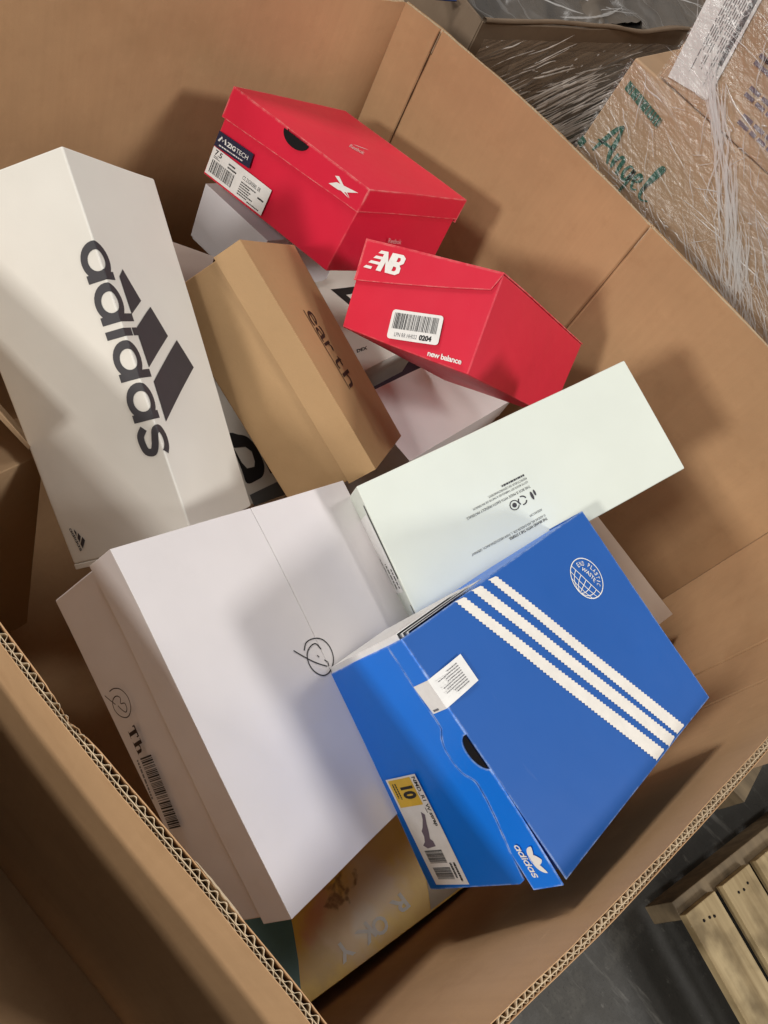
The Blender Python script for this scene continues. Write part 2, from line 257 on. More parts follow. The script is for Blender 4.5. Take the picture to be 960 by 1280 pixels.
FACE = {'F': lambda a, b: (a, 0, b), 'K': lambda a, b: (a, 1, b), 'L': lambda a, b: (0, a, b), 'R': lambda a, b: (1, a, b),
        'T': lambda a, b: (a, b, 1), 'B': lambda a, b: (a, b, 0)}
class Box:
    """a shoebox as a slightly uneven eight-cornered solid; pt() places any (x, y, z) in 0..1 of it"""
    def __init__(s, key, name, label, group, sag=.0022, cat='shoebox'):
        c = [Vector(v) for v in V[key]]
        s.c = {(i, j, k): c[i*4+j*2+k] for i in (0, 1) for j in (0, 1) for k in (0, 1)}
        s.L = [(s.c[k]-s.c[0, 0, 0]).length for k in ((1, 0, 0), (0, 1, 0), (0, 0, 1))]
        s.base = sum((s.c[i, j, 0] for i in (0, 1) for j in (0, 1)), Vector())/4
        s.seed = Vector((hash(key) % 1 + len(key)*3.7, sum(map(ord, key))*.37 % 50, 5.1)); s.sag = sag
        s.cen = sum(s.c.values(), Vector())/8
        s.root = thing(name, label, cat, s.base, group)
    def pt(s, x, y, z):
        p = Vector()
        for (i, j, k), v in s.c.items(): p += v*((x if i else 1-x)*(y if j else 1-y)*(z if k else 1-z))
        m = lambda a: 4*a*(1-a) if 0 < a < 1 else 0      # panels sag or swell a little between their edges
        q = noise.noise_vector(p*4.2+s.seed)
        q2 = noise.noise_vector(p*14+s.seed)
        w = .55+.45*max(m(x)*m(y), m(x)*m(z), m(y)*m(z))
        return p+(q*s.sag*1.6+q2*s.sag*.35)*w-s.base
    def fp(s, f, u, v, off=0.0):
        if f == 'W':                                  # front and top unrolled over their common edge, v in metres
            f, v = ('F', 1+v/s.L[2]) if v <= 0 else ('T', v/s.L[1])
        g = FACE[f]; p = s.pt(*g(u, v))
        if off:
            e = .004
            n = (s.pt(*g(u+e, v))-s.pt(*g(u-e, v))).cross(s.pt(*g(u, v+e))-s.pt(*g(u, v-e))).normalized()
            ref = s.pt(*g(.5, .5))+s.base-s.cen
            if n.dot(ref) < 0: n = -n
            p = p+n*off
        return p
    def grid(s, bm, f, u0, u1, v0, v1, nu=10, nv=10, off=0.0):
        vs = [[bm.verts.new(s.fp(f, u0+(u1-u0)*i/nu, v0+(v1-v0)*j/nv, off)) for j in range(nv+1)] for i in range(nu+1)]
        for i in range(nu):
            for j in range(nv): bm.faces.new((vs[i][j], vs[i+1][j], vs[i+1][j+1], vs[i][j+1]))
    def solid(s, name, mat, x0=0, x1=1, y0=0, y1=1, z0=0, z1=1, n=10, parent=None, bev=.0017):
        bm = bmesh.new()
        def g(fun):
            vs = [[bm.verts.new(fun(i/n, j/n)) for j in range(n+1)] for i in range(n+1)]
            for i in range(n):
                for j in range(n): bm.faces.new((vs[i][j], vs[i+1][j], vs[i+1][j+1], vs[i][j+1]))
        X = lambda a: x0+(x1-x0)*a
        Y = lambda a: y0+(y1-y0)*a
        Z = lambda a: z0+(z1-z0)*a
        g(lambda a, b: s.pt(X(a), y0, Z(b))); g(lambda a, b: s.pt(X(a), y1, Z(b)))
        g(lambda a, b: s.pt(x0, Y(a), Z(b))); g(lambda a, b: s.pt(x1, Y(a), Z(b)))
        g(lambda a, b: s.pt(X(a), Y(b), z0)); g(lambda a, b: s.pt(X(a), Y(b), z1))
        bmesh.ops.remove_doubles(bm, verts=bm.verts, dist=1e-5); bmesh.ops.recalc_face_normals(bm, faces=bm.faces)
        o = link(name, finish(bm, name), mat, parent or s.root); return bevel(o, bev)
    def shell(s, name, mat, parts, thick=.0014, polys=(), parent=None, bev=.0011, lift=None):
        """a lid: grids (face, u0, u1, v0, v1) and cut outlines (face, points), thickened inwards"""
        bm = bmesh.new()
        for f, u0, u1, v0, v1 in parts: s.grid(bm, f, u0, u1, v0, v1, 12, 5 if f not in 'TB' else 12)
        bmesh.ops.remove_doubles(bm, verts=bm.verts, dist=2e-5)
        for f, pts in polys:
            me = outline_mesh([pts]); b2 = bmesh.new(); b2.from_mesh(me); bpy.data.meshes.remove(me); cut_grid(b2, .09)
            for v in b2.verts: v.co = s.fp(f, v.co.x, v.co.y, lift(v.co.x) if lift else 0)
            me = bpy.data.meshes.new('cut'); b2.to_mesh(me); b2.free(); bm.from_mesh(me); bpy.data.meshes.remove(me)
        bm.normal_update()
        for f in bm.faces:
            if f.normal.dot(f.calc_center_median()+s.base-s.cen) < 0: f.normal_flip()
        o = link(name, finish(bm, name), mat, parent or s.root)
        so = o.modifiers.new('board', 'SOLIDIFY'); so.thickness = thick; so.offset = -1
        return bevel(o, bev)
    def decal(s, name, mat, f, me2d, fr, parent=None, off=.0005, cell=.12, label=None):
        """flat print: a 2-D mesh in a 0..1 frame fr = (BL, BR, TL[, TR]) laid on face f"""
        bm = bmesh.new(); bm.from_mesh(me2d); bpy.data.meshes.remove(me2d)
        if fr is not None:
            a, b, c = (Vector(x) for x in fr[:3]); d = Vector(fr[3]) if len(fr) > 3 else b+c-a
            for v in bm.verts:
                x, y = v.co.x, v.co.y; q = a*(1-x)*(1-y)+b*x*(1-y)+c*(1-x)*y+d*x*y; v.co = (q.x, q.y, 0)
        if f == 'W': bisect(bm, 1, 0.0)
        cut_grid(bm, cell, .025 if f == 'W' else cell)
        for v in bm.verts:
            v.co = s.fp(f, v.co.x, v.co.y, off)
        bm.normal_update()
        for q in bm.faces:
            if q.normal.dot(q.calc_center_median()+s.base-s.cen) < 0: q.normal_flip()
        me = bpy.data.meshes.new(name); bm.to_mesh(me); bm.free()
        o = link(name, me, mat, parent or s.root)
        if label: o['label'] = label
        return o

def bisect(bm, ax, at):
    no = Vector((0, 0, 0)); no[ax] = 1; co = Vector((0, 0, 0)); co[ax] = at
    bmesh.ops.bisect_plane(bm, geom=bm.verts[:]+bm.edges[:]+bm.faces[:], plane_co=co, plane_no=no, dist=1e-7)
def cut_grid(bm, cu, cv=None):
    for ax, c in ((0, cu), (1, cv or cu)):
        lo = min(v.co[ax] for v in bm.verts); hi = max(v.co[ax] for v in bm.verts)
        k = math.floor(lo/c)+1
        while k*c < hi-1e-6:
            bisect(bm, ax, k*c); k += 1
def curve_mesh(cu):
    o = bpy.data.objects.new('tmp', cu); COL.objects.link(o)
    dg = bpy.context.evaluated_depsgraph_get(); me = bpy.data.meshes.new_from_object(o.evaluated_get(dg))
    bpy.data.objects.remove(o); bpy.data.curves.remove(cu); return me
def outline_mesh(polys):
    """2-D outlines (inner ones are holes) to a filled flat mesh"""
    cu = bpy.data.curves.new('o', 'CURVE'); cu.dimensions = '2D'; cu.fill_mode = 'BOTH'
    for p in polys:
        sp = cu.splines.new('POLY'); sp.points.add(len(p)-1); sp.use_cyclic_u = True
        for i, q in enumerate(p): sp.points[i].co = (q[0], q[1], 0, 1)
    return curve_mesh(cu)
def text_mesh(t, bold=0.0, shear=0.0, space=1.0, fit=True):
    cu = bpy.data.curves.new('t', 'FONT'); cu.body = t; cu.offset = bold; cu.shear = shear; cu.space_character = space; cu.resolution_u = 3
    me = curve_mesh(cu)
    if fit and len(me.vertices):
        xs = [v.co.x for v in me.vertices]; ys = [v.co.y for v in me.vertices]
        x0, x1, y0, y1 = min(xs), max(xs), min(ys), max(ys)
        for v in me.vertices: v.co = ((v.co.x-x0)/(x1-x0), (v.co.y-y0)/(y1-y0), 0)
    return me
def merge(*ms):
    bm = bmesh.new()
    for m in ms: bm.from_mesh(m); bpy.data.meshes.remove(m)
    me = bpy.data.meshes.new('m'); bm.to_mesh(me); bm.free(); return me
def place2d(me, x0, y0, x1, y1):
    for v in me.vertices: v.co = (x0+(x1-x0)*v.co.x, y0+(y1-y0)*v.co.y, 0)
    return me
def turn2d(me):                                       # quarter turn inside the 0..1 square
    for v in me.vertices: v.co = (v.co.y, 1-v.co.x, 0)
    return me
def rects(rs): 
    bm = bmesh.new()
    for x0, y0, x1, y1 in rs:
        bm.faces.new([bm.verts.new((x, y, 0)) for x, y in ((x0, y0), (x1, y0), (x1, y1), (x0, y1))])
    me = bpy.data.meshes.new('r'); bm.to_mesh(me); bm.free(); return me
SQ = [(0, 0), (1, 0), (1, 1), (0, 1)]
def square(): return rects([(0, 0, 1, 1)])
def rounded(r=.08, asp=1.7, n=4):
    p = []
    for cx, cy, a0 in ((1-r, r*asp, -90), (1-r, 1-r*asp, 0), (r, 1-r*asp, 90), (r, r*asp, 180)):
        for i in range(n+1):
            a = math.radians(a0+90*i/n); p.append((cx+r*math.cos(a), cy+r*asp*math.sin(a)))
    return outline_mesh([p])
def barcode(seed, n=34, x0=0, x1=1, y0=0, y1=1):
    rr = random.Random(seed); ws = [rr.choice((1, 1, 1.6, 2.4)) for _ in range(2*n)]; t = sum(ws); x = 0; rs = []
    for i, w in enumerate(ws):
        if i % 2 == 0: rs.append((x0+(x1-x0)*x/t, y0, x0+(x1-x0)*(x+w)/t, y1))
        x += w
    return rects(rs)
def fine_print(seed, rows, x0, y0, x1, y1, fill=.55, gap=.25):
    """lines too small to read in the photograph: rows of short word-long dashes"""
    rr = random.Random(seed); rs = []; h = (y1-y0)/rows
    for r in range(rows):
        y = y1-(r+1)*h; x = x0; end = x0+(x1-x0)*rr.uniform(fill, 1)
        while x < end:
            w = (x1-x0)*rr.uniform(.04, .13); rs.append((x, y+h*gap, min(x+w, end), y+h*(1-gap))); x += w+(x1-x0)*.02
    return rects(rs)
def catmull(p, n=6, closed=False):
    p = [Vector(q).to_2d() if len(q) > 2 else Vector(q) for q in p]; out = []
    m = len(p); rng = range(m if closed else m-1)
    for i in rng:
        a = p[(i-1) % m] if closed or i > 0 else p[i]*2-p[i+1]
        b, c = p[i], p[(i+1) % m]
        d = p[(i+2) % m] if closed or i+2 < m else c*2-b
        for k in range(n):
            t = k/n; out.append(.5*((2*b)+(c-a)*t+(2*a-5*b+4*c-d)*t*t+(3*b-a-3*c+d)*t**3))
    if not closed: out.append(p[-1])
    return out
def stroke(p, w, sx=1.0, sy=1.0, taper=False):
    """a line of width w; sx, sy are the real lengths of the frame's two sides"""
    q = [Vector((a[0]*sx, a[1]*sy)) for a in p]; L, R = [], []
    for i in range(len(q)):
        d = (q[min(i+1, len(q)-1)]-q[max(i-1, 0)]).normalized(); nn = Vector((-d.y, d.x)); ww = w/2
        if taper: ww *= .35+.65*math.sin(math.pi*min(max(i/(len(q)-1), .05), .95))
        L.append(q[i]+nn*ww); R.append(q[i]-nn*ww)
    bm = bmesh.new(); a = [bm.verts.new((v.x/sx, v.y/sy, 0)) for v in L]; b = [bm.verts.new((v.x/sx, v.y/sy, 0)) for v in R]
    for i in range(len(q)-1): bm.faces.new((a[i], b[i], b[i+1], a[i+1]))
    me = bpy.data.meshes.new('s'); bm.to_mesh(me); bm.free(); return me
def ell(cx, cy, rx, ry, n=28, a0=0, a1=360):
    k = n if a1-a0 == 360 else n+1
    return [(cx+rx*math.cos(math.radians(a0+(a1-a0)*i/n)), cy+ry*math.sin(math.radians(a0+(a1-a0)*i/n))) for i in range(k)]

def word_mesh():
    """the lower-case five-letter wordmark, drawn from rings and bars, in a 0..1 by 0..1 (x-height) frame"""
    X = lambda v: (v+20.4)/232.4
    Y = lambda v: (v+21.5)/36.5
    ms = []
    for c, st, asc in ((0, 16.8, 15), (44.4, 61.7, 24.5), (105.9, 123.4, 24.5), (152, 168.7, 15)):
        ms.append(outline_mesh([ell(X(c), Y(-3.6), 20.4/232.4, 19/36.5), ell(X(c), Y(-3.6), 11.2/232.4, 11/36.5)]))
        ms.append(rects([(X(st-4.4), Y(-21.5), X(st+4.4), Y(asc))]))
    ms.append(rects([(X(72.9), Y(-21.5), X(81.7), Y(14.2)), (X(72.9), Y(16.2), X(81.7), Y(24.5))]))
    s = catmull([(.95, .76), (.72, .90), (.42, .92), (.16, .80), (.16, .62), (.4, .53), (.66, .46), (.86, .34), (.80, .14), (.52, .07), (.25, .09), (.03, .26)], 5)
    ms.append(stroke([(X(179.5+32.5*q[0]), Y(-22.5+38.5*q[1])) for q in s], 8.6, 232.4, 36.5))
    return merge(*ms)
def bars_mesh():                                      # three slanted bars in a 0..1 frame
    return merge(*[outline_mesh([p]) for p in ([(.0, .16), (.12, .02), (.38, .02), (.2, .30)], [(.25, .50), (.47, .66), (.72, .02), (.48, .02)], [(.52, .86), (.74, 1.0), (1.06, .02), (.80, .02)])])
def leaf(x0, y0, x1, y1, w):
    a, b = Vector((x0, y0)), Vector((x1, y1)); d = b-a; nn = Vector((-d.y, d.x)).normalized(); L, R = [], []
    for i in range(13):
        t = i/12; ww = w*math.sin(math.pi*t**.8)**.8 if 0 < t < 1 else 0
        L.append(a+d*t+nn*ww); R.append(a+d*t-nn*ww)
    return outline_mesh([[tuple(v) for v in L+R[-2:0:-1]]])

# ------------------------------------------------------------------ the bulk bin
FLOOR_BIN = 0.135
RIM = HC-.58
def plan():
    r = [(-.818, 1.285), (-.742, 1.303), (-.497, 1.319), (-.233, 1.303), (.042, 1.276), (.277, 1.24)]
    f = [(.277, 1.24), (.345, .965), (.343, .835), (.319, .645), (.270, .376), (.237, .229), (.222, .1405)]
    right = [Vector(r[0])]+catmull(r[1:], 8)
    front = [Vector(f[0]), Vector((.313, 1.11))]+catmull(f[1:], 6)
    left = [Vector((.222+(-.905-.222)*i/12, .1405+.0025*math.sin(i*1.3))) for i in range(13)]
    back = [Vector((-.905, .1405)), Vector((-.905, .45)), Vector((-.893, .75)), Vector((-.860, 1.06)), Vector((-.818, 1.285))]
    back = catmull(back, 5)
    return {'back': back, 'right': right, 'front': front, 'left': left}
PLAN = plan()
CREASE = {'right': [(-.742, 1.303), (-.233, 1.303)], 'front': [(.277, 1.24), (.345, .965), (.343, .835)], 'back': [], 'left': []}
CENTRE = Vector((-.27, .72))
def resample(path, step):
    L = [0.0]
    for a, b in zip(path, path[1:]): L.append(L[-1]+(b-a).length)
    n = max(2, int(L[-1]/step)); out = []; j = 0
    for i in range(n+1):
        s = L[-1]*i/n
        while j < len(L)-2 and L[j+1] < s: j += 1
        t = (s-L[j])/max(1e-9, L[j+1]-L[j]); out.append(path[j].lerp(path[j+1], min(1, max(0, t))))
    return out, L[-1]
def normals(p):
    out = []
    for i in range(len(p)):
        d = (p[min(i+1, len(p)-1)]-p[max(i-1, 0)]).normalized(); nn = Vector((d.y, -d.x))
        if nn.dot(p[i]-CENTRE) < 0: nn = -nn
        out.append(nn)
    return out
def ribbon(bm, pts, nrm, dfun, thick, z0, zfun, top=0):
    """an upright sheet along pts, dfun(i) outwards of the inner face, with real thickness and a top edge"""
    A, B = [], []
    for i, (p, nn) in enumerate(zip(pts, nrm)):
        d = dfun(i)
        A.append(p+nn*d); B.append(p+nn*(d+thick))
    rows = []
    for i in range(len(pts)):
        z1 = zfun(i, pts[i])
        rows.append([bm.verts.new((A[i].x, A[i].y, z0)), bm.verts.new((A[i].x, A[i].y, z1)),
                     bm.verts.new((B[i].x, B[i].y, z1)), bm.verts.new((B[i].x, B[i].y, z0))])
    for a, b in zip(rows, rows[1:]):
        for k in range(3): bm.faces.new((a[k], b[k], b[k+1], a[k+1])).material_index = top if k == 1 else 0
def crush(p):                                          # the knocked spot on the near rim
    return math.exp(-((p.x+.122)/.018)**2) if p.y < .2 else 0.0
def tear(p):
    return math.exp(-((p.x-.04)/.02)**2) if p.y < .2 else 0.0
def zrim(p, k=0.0):
    return RIM+.0016*noise.noise(Vector((p.x*9, p.y*9, k)))+.0007*noise.noise(Vector((p.x*60, p.y*60, k+3)))
def make_bin(name, label, detail=True):
    root = thing(name, label, 'bulk bin', (0, 0, 0))
    for side, path in PLAN.items():
        pts, L = resample(path, .012); nrm = normals(pts); cr = [Vector(c) for c in CREASE[side]]
        def groove(i, pts=pts, cr=cr, side=side):
            g = 0
            for c in cr: g += .007*math.exp(-(((pts[i]-c).length)/.0022)**2)
            g += .0012*noise.noise(Vector((pts[i].x*14, pts[i].y*14, 1)))
            return g
        fine, _ = resample(path, .0011); fn = normals(fine)
        def groove2(i, pts=fine, cr=cr, side=side):
            g = 0
            for c in cr: g += (.0085 if c.x < -.7 else .006)*math.exp(-(((pts[i]-c).length)/.0021)**2)-.0012*math.exp(-(((pts[i]-c).length)/.009)**2)
            g += .0009*noise.noise(Vector((pts[i].x*14, pts[i].y*14, 1)))
            return g+.004*crush(pts[i])*(.5+noise.noise(Vector((pts[i].x*120, 0, 2))))
        bm = bmesh.new()
        ribbon(bm, fine, fn, groove2, .0006, FLOOR_BIN, lambda i, p: zrim(p)-.007*crush(p)*(1+noise.noise(Vector((p.x*200, 1, 1))))-.004*tear(p), top=1)
        ribbon(bm, pts, nrm, lambda i: .0081, .0005, FLOOR_BIN, lambda i, p: zrim(p, 5), top=1)
        link('wall_panel', finish(bm, 'wall_panel'), M['bin'], root).data.materials.append(M['flute'])
        if detail:
            bm = bmesh.new()
            for d0, d1, pitch, th, ph in ((.0007, .0048, .0094, .00045, .3), (.0055, .0077, .0066, .0004, 1.1)):
                nseg = 8; ff, L2 = resample(path, pitch/nseg); n2 = normals(ff); st = L2/(len(ff)-1)
                def wave(i, d0=d0, d1=d1, pitch=pitch, ph=ph, st=st, ff=ff):
                    s = math.sin(2*math.pi*i*st/pitch+ph+1.5*noise.noise(Vector((ff[i].x*16, ff[i].y*16, ph))))
                    s = max(-1, min(1, s*1.25))*(.82+.3*noise.noise(Vector((ff[i].x*30, ff[i].y*30, ph+4)))); a = (d0+d1)/2+s*(d1-d0)/2
                    c = crush(ff[i]); return a+(c*.0016*noise.noise(Vector((ff[i].x*150, 3, ph))) if c > .05 else 0)
                ribbon(bm, ff, n2, wave, th, RIM-.05, lambda i, p, ph=ph: zrim(p, ph)-.0006-.0022*max(0, noise.noise(Vector((p.x*45, p.y*45, ph+8))))-.007*crush(p)*(1+noise.noise(Vector((p.x*170, 4, ph))))*(1 if ph < 1 else .25))
            ribbon(bm, pts, nrm, lambda i: .0050, .00045, RIM-.05, lambda i, p: zrim(p, 2)-.0003-.003*crush(p))
            o = link('corrugated_edge', finish(bm, 'corrugated_edge'), M['flute'], root); o['kind'] = 'stuff'
            bm = bmesh.new()                               # closes the flutes below the open edge
            ribbon(bm, pts, nrm, lambda i: .0008, .0071, FLOOR_BIN, lambda i, p: RIM-.045)
            link('wall_core', finish(bm, 'wall_core'), M['bin'], root)
    bm = bmesh.new(); ring = []
    for s in ('back', 'right', 'front', 'left'): ring += [p for p in PLAN[s][:-1]]
    f = bm.faces.new([bm.verts.new((p.x, p.y, FLOOR_BIN+.004)) for p in ring]); r = bmesh.ops.extrude_face_region(bm, geom=[f])
    for v in r['geom']:
        if isinstance(v, bmesh.types.BMVert): v.co.z += .012
    bmesh.ops.recalc_face_normals(bm, faces=bm.faces)
    link('bottom_panel', finish(bm, 'bottom_panel'), M['bin'], root)
    return root
# ------------------------------------------------------------------ floor
def floor_mat():
    m, n, l, b = nt('worn_dark_concrete')
    a = tex(n, l, 1.3, 6, .65); s = tex(n, l, 7, 6, .7); f = tex(n, l, 160, 4, .7)
    c = mixc(n, l, ramp(n, l, a, .35, .68), (.030, .029, .026), (.075, .071, .062))
    c = mixc(n, l, ramp(n, l, s, .56, .74, 0, .55), c, (.15, .145, .13))
    st = tex(n, l, 1.0, 4, .65, stretch=(3, 22, 1))
    c = mixc(n, l, ramp(n, l, st, .60, .72, 0, .6), c, (.17, .165, .15))
    c = mixc(n, l, ramp(n, l, f, .55, .7, 0, .7), c, (.018, .018, .016))
    f2 = tex(n, l, 30, 6, .75); c = mixc(n, l, ramp(n, l, f2, .60, .72, 0, .6), c, (.16, .155, .14))
    l.new(c, b.inputs['Base Color']); l.new(ramp(n, l, s, .3, .7, .5, .8), b.inputs['Roughness'])
    bump(n, l, b, f, .3, .002); return m
bm = bmesh.new(); bmesh.ops.create_grid(bm, x_segments=8, y_segments=8, size=16)
fl = link('floor', finish(bm, 'floor'), floor_mat()); fl['kind'] = 'structure'; fl['label'] = 'dark scuffed concrete warehouse floor'

BIN = make_bin('cardboard_bin', 'large open corrugated cardboard bin holding the heap of shoeboxes')
def shade_line(c, w, mat, depth):  # strip painted dark for the shade inside a wall slit
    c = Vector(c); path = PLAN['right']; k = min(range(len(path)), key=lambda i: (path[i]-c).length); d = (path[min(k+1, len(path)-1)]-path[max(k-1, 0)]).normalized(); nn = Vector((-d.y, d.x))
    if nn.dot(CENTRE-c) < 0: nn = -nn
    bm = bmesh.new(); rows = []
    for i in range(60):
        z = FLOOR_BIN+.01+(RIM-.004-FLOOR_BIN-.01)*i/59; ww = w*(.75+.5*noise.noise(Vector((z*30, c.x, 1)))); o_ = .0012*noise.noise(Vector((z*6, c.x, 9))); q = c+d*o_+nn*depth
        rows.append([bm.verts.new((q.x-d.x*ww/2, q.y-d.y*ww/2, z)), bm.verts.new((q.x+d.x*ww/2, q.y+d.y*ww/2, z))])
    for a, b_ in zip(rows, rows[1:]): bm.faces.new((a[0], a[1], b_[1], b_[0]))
    return link('shade_line', finish(bm, 'shade_line'), mat, BIN)
M['crease_shade'] = flat('painted_crease_shade_dark', (.075, .042, .022), .9, .1); M['crease_shade2'] = flat('painted_crease_shade_brown', (.20, .115, .06), .9, .1)  # shade of the creases put into the strip colours
shade_line((-.742, 1.303), .0030, M['crease_shade'], .0016); shade_line((-.233, 1.303), .0020, M['crease_shade2'], .0012)
# torn liner paper along the near rim
def torn(name, x0, x1, z, curl, w, seed):
    rr = random.Random(seed); bm = bmesh.new(); rows = []; n = 14
    for i in range(n+1):
        t = i/n; x = x0+(x1-x0)*t; k = math.sin(math.pi*t); ww = w*k**.6*(.7+.5*rr.random())
        rows.append([bm.verts.new((x, .1412-.001*k, z-.006)), bm.verts.new((x, .1418+curl*k*.6, z+.001+ww*.3*rr.random())), bm.verts.new((x+rr.uniform(-.002, .002), .1422+curl*k+ww, z+.0005-ww*.4))])
    for a, b in zip(rows, rows[1:]):
        for q in range(2): bm.faces.new((a[q], b[q], b[q+1], a[q+1]))
    o = link(name, finish(bm, name), M['flute'], BIN); so = o.modifiers.new('paper', 'SOLIDIFY'); so.thickness = .0005; return o
torn('torn_liner', .012, .066, RIM-.002, .0003, .0010, 3)

# unseen bin, added so its rim shades the near wall's outside; dark to limit bounce
M['darkbin'] = flat('shade_bin_brown', (.11, .068, .034), .5)
NB2 = bpy.data.objects.new('added_shade_bin', None); COL.objects.link(NB2); NB2.location = (-.05, -1.37, 0)
NB2['label'] = 'unseen dark brown open bin added beside the shoebox bin to shade its near wall'; NB2['category'] = 'bulk bin'
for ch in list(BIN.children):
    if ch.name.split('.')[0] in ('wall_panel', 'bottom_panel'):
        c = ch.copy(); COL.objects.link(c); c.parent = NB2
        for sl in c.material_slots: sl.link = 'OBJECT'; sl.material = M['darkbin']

t = thing('cardboard_sheet', 'flat brown cardboard sheet on the pallet boards under the bins', 'cardboard sheet', (-.3, -.5, .1345))
bm = bmesh.new(); bmesh.ops.create_cube(bm, size=1)
for v in bm.verts: v.co = Vector((v.co.x*1.35, v.co.y*1.36, -.002+v.co.z*.004))
link('sheet', finish(bm, 'sheet'), M['bin'], t)
# ------------------------------------------------------------------ shoeboxes
G = 'shoeboxes heaped in the cardboard bin'
# red box with a lid, top of the heap
b = Box('reebok', 'shoebox', 'glossy red shoebox topmost in the far corner, with a size label and thumb hole', G)
lipz = .68
b.solid('body', M['red'], .011, .989, .013, .987, 0, .985)
nx0, nx1 = U['rb_notch'][0][0], U['rb_notch'][1][0]; nc = (nx0+nx1)/2
arc = [(nc+(nx1-nx0)/2*math.cos(math.radians(a)), 1-.115*math.sin(math.radians(a))) for a in range(0, 181, 12)]
b.shell('lid', M['red'], [('T', 0, 1, 0, 1), ('K', 0, 1, .70, 1), ('L', 0, 1, .66, 1), ('R', 0, 1, .745, 1)],
        polys=[('F', [(0, .655), (1, .735), (1, 1)]+arc+[(0, 1)])])
b.decal('thumb_hole', M['hole'], 'F', outline_mesh([[(nc+(nx1-nx0)*.62*math.cos(math.radians(a)), .975-.115*math.sin(math.radians(a))) for a in range(0, 181, 12)]]), None, off=.0012)
lab = b.decal('size_label', M['sticker'], 'F', square(), U['rb_label'][:2]+[U['rb_label'][3], U['rb_label'][2]], off=.0007)
lf = U['rb_label'][:2]+[U['rb_label'][3], U['rb_label'][2]]
navy = b.decal('brand_panel', M['navy'], 'F', square(), U['rb_navy'][:2]+[U['rb_navy'][3], U['rb_navy'][2]], lab, off=.0009)
nf = U['rb_navy'][:2]+[U['rb_navy'][3], U['rb_navy'][2]]
b.decal('lettering', M['paint'], 'F', merge(place2d(text_mesh('ZIG', .03), .30, .40, .55, .70), place2d(text_mesh('TECH', .0), .57, .40, .90, .70),
        stroke([(.07, .40), (.13, .74), (.17, .50), (.23, .74), (.27, .42)], .045, 1, .6), fine_print(3, 1, .12, .12, .82, .26, .95)), nf, lab, off=.0011)
b.decal('lettering', M['ink'], 'F', merge(place2d(text_mesh('7.5', .02), .05, .76, .17, .95), fine_print(1, 2, .05, .64, .17, .74), fine_print(4, 2, .30, .62, .47, .86), fine_print(2, 6, .56, .08, .82, .60),
        place2d(text_mesh('CS ZIGREBEL ER', .0), .56, .66, .86, .80), fine_print(5, 1, .86, .40, .98, .52), fine_print(6, 1, .74, .04, .96, .12)), lf, lab, off=.0009)
b.decal('barcode', M['ink'], 'F', barcode(11, 24), [(lf[0][0]+.022, .07), (lf[0][0]+.205, .072), (lf[0][0]+.02, .215)], lab, off=.0009)
b.decal('emblem', M['paint'], 'F', merge(*[outline_mesh([p]) for p in U['rb_vector']]), None, off=.0006)
b.decal('emblem', M['pale_pink'], 'T', merge(place2d(text_mesh('Reebok', .01), 0, 0, .8, .5), place2d(leaf(0, 0, 1, 1, .1), .1, .6, .9, 1)), U['rb_top'], off=.0005)
b.decal('lettering', M['pale_pink'], 'R', text_mesh('Reebok', .01), U['rb_side'], off=-.0 + .0006)

# crimson box standing on end beside it
b = Box('nb', 'shoebox', 'crimson shoebox tilted on the heap below the glossy red one, its barcode end facing up', G)
b.solid('body', M['red2'], .0, .994, .008, 1, .0, .988)
b.shell('lid', M['red2'], [('T', 0, 1, 0, 1)], polys=[('F', [(-.006, .53), (.955, .815), (.995, .965), (1, 1), (0, 1)]), ('L', [(0, .55), (.5, .72), (.99, .72), (1, 1), (0, 1)])])
b.decal('emblem', M['paint'], 'F', merge(
    outline_mesh([[(.30, .83), (.52, .83), (.54, .97), (.36, .97)]]), outline_mesh([[(.20, .57), (.46, .57), (.48, .70), (.26, .70)]]),
    outline_mesh([[(.10, .31), (.42, .31), (.44, .44), (.16, .44)]]), outline_mesh([[(.0, .04), (.22, .04), (.24, .17), (.06, .17)]]),
    outline_mesh([[(.36, .04), (.50, .04), (.56, .50), (.62, .04), (.70, .04), (.82, .97), (.68, .97), (.63, .52), (.56, .97), (.48, .97)]]),
    outline_mesh([[(.66, .04), (.90, .04), (1.0, .16), (1.0, .38), (.95, .49), (1.04, .60), (1.06, .84), (.98, .97), (.76, .97)],
                  [(.78, .19), (.86, .19), (.89, .26), (.88, .38), (.80, .40)], [(.84, .62), (.91, .62), (.94, .70), (.93, .81), (.86, .82)]])), U['nb_logo'], off=.0008)
lf = [U['nb_label'][0], U['nb_label'][1], U['nb_label'][3], U['nb_label'][2]]
lab = b.decal('return_label', M['sticker'], 'F', rounded(.06, 1.9), lf, off=.0006)
b.decal('barcode', M['ink'], 'F', merge(barcode(21, 40, .06, .93, .36, .90)), lf, lab, off=.0009)
b.decal('lettering', M['ink'], 'F', place2d(text_mesh('0204', .05), .62, .08, .86, .27), lf, lab, off=.0009)
b.decal('lettering', M['grime'], 'F', place2d(text_mesh('LPN RR HH022', .0), .14, .10, .58, .24), lf, lab, off=.0009)
b.decal('wordmark', M['paint'], 'F', text_mesh('new balance', .022, space=.92), U['nb_word'], off=.0006)

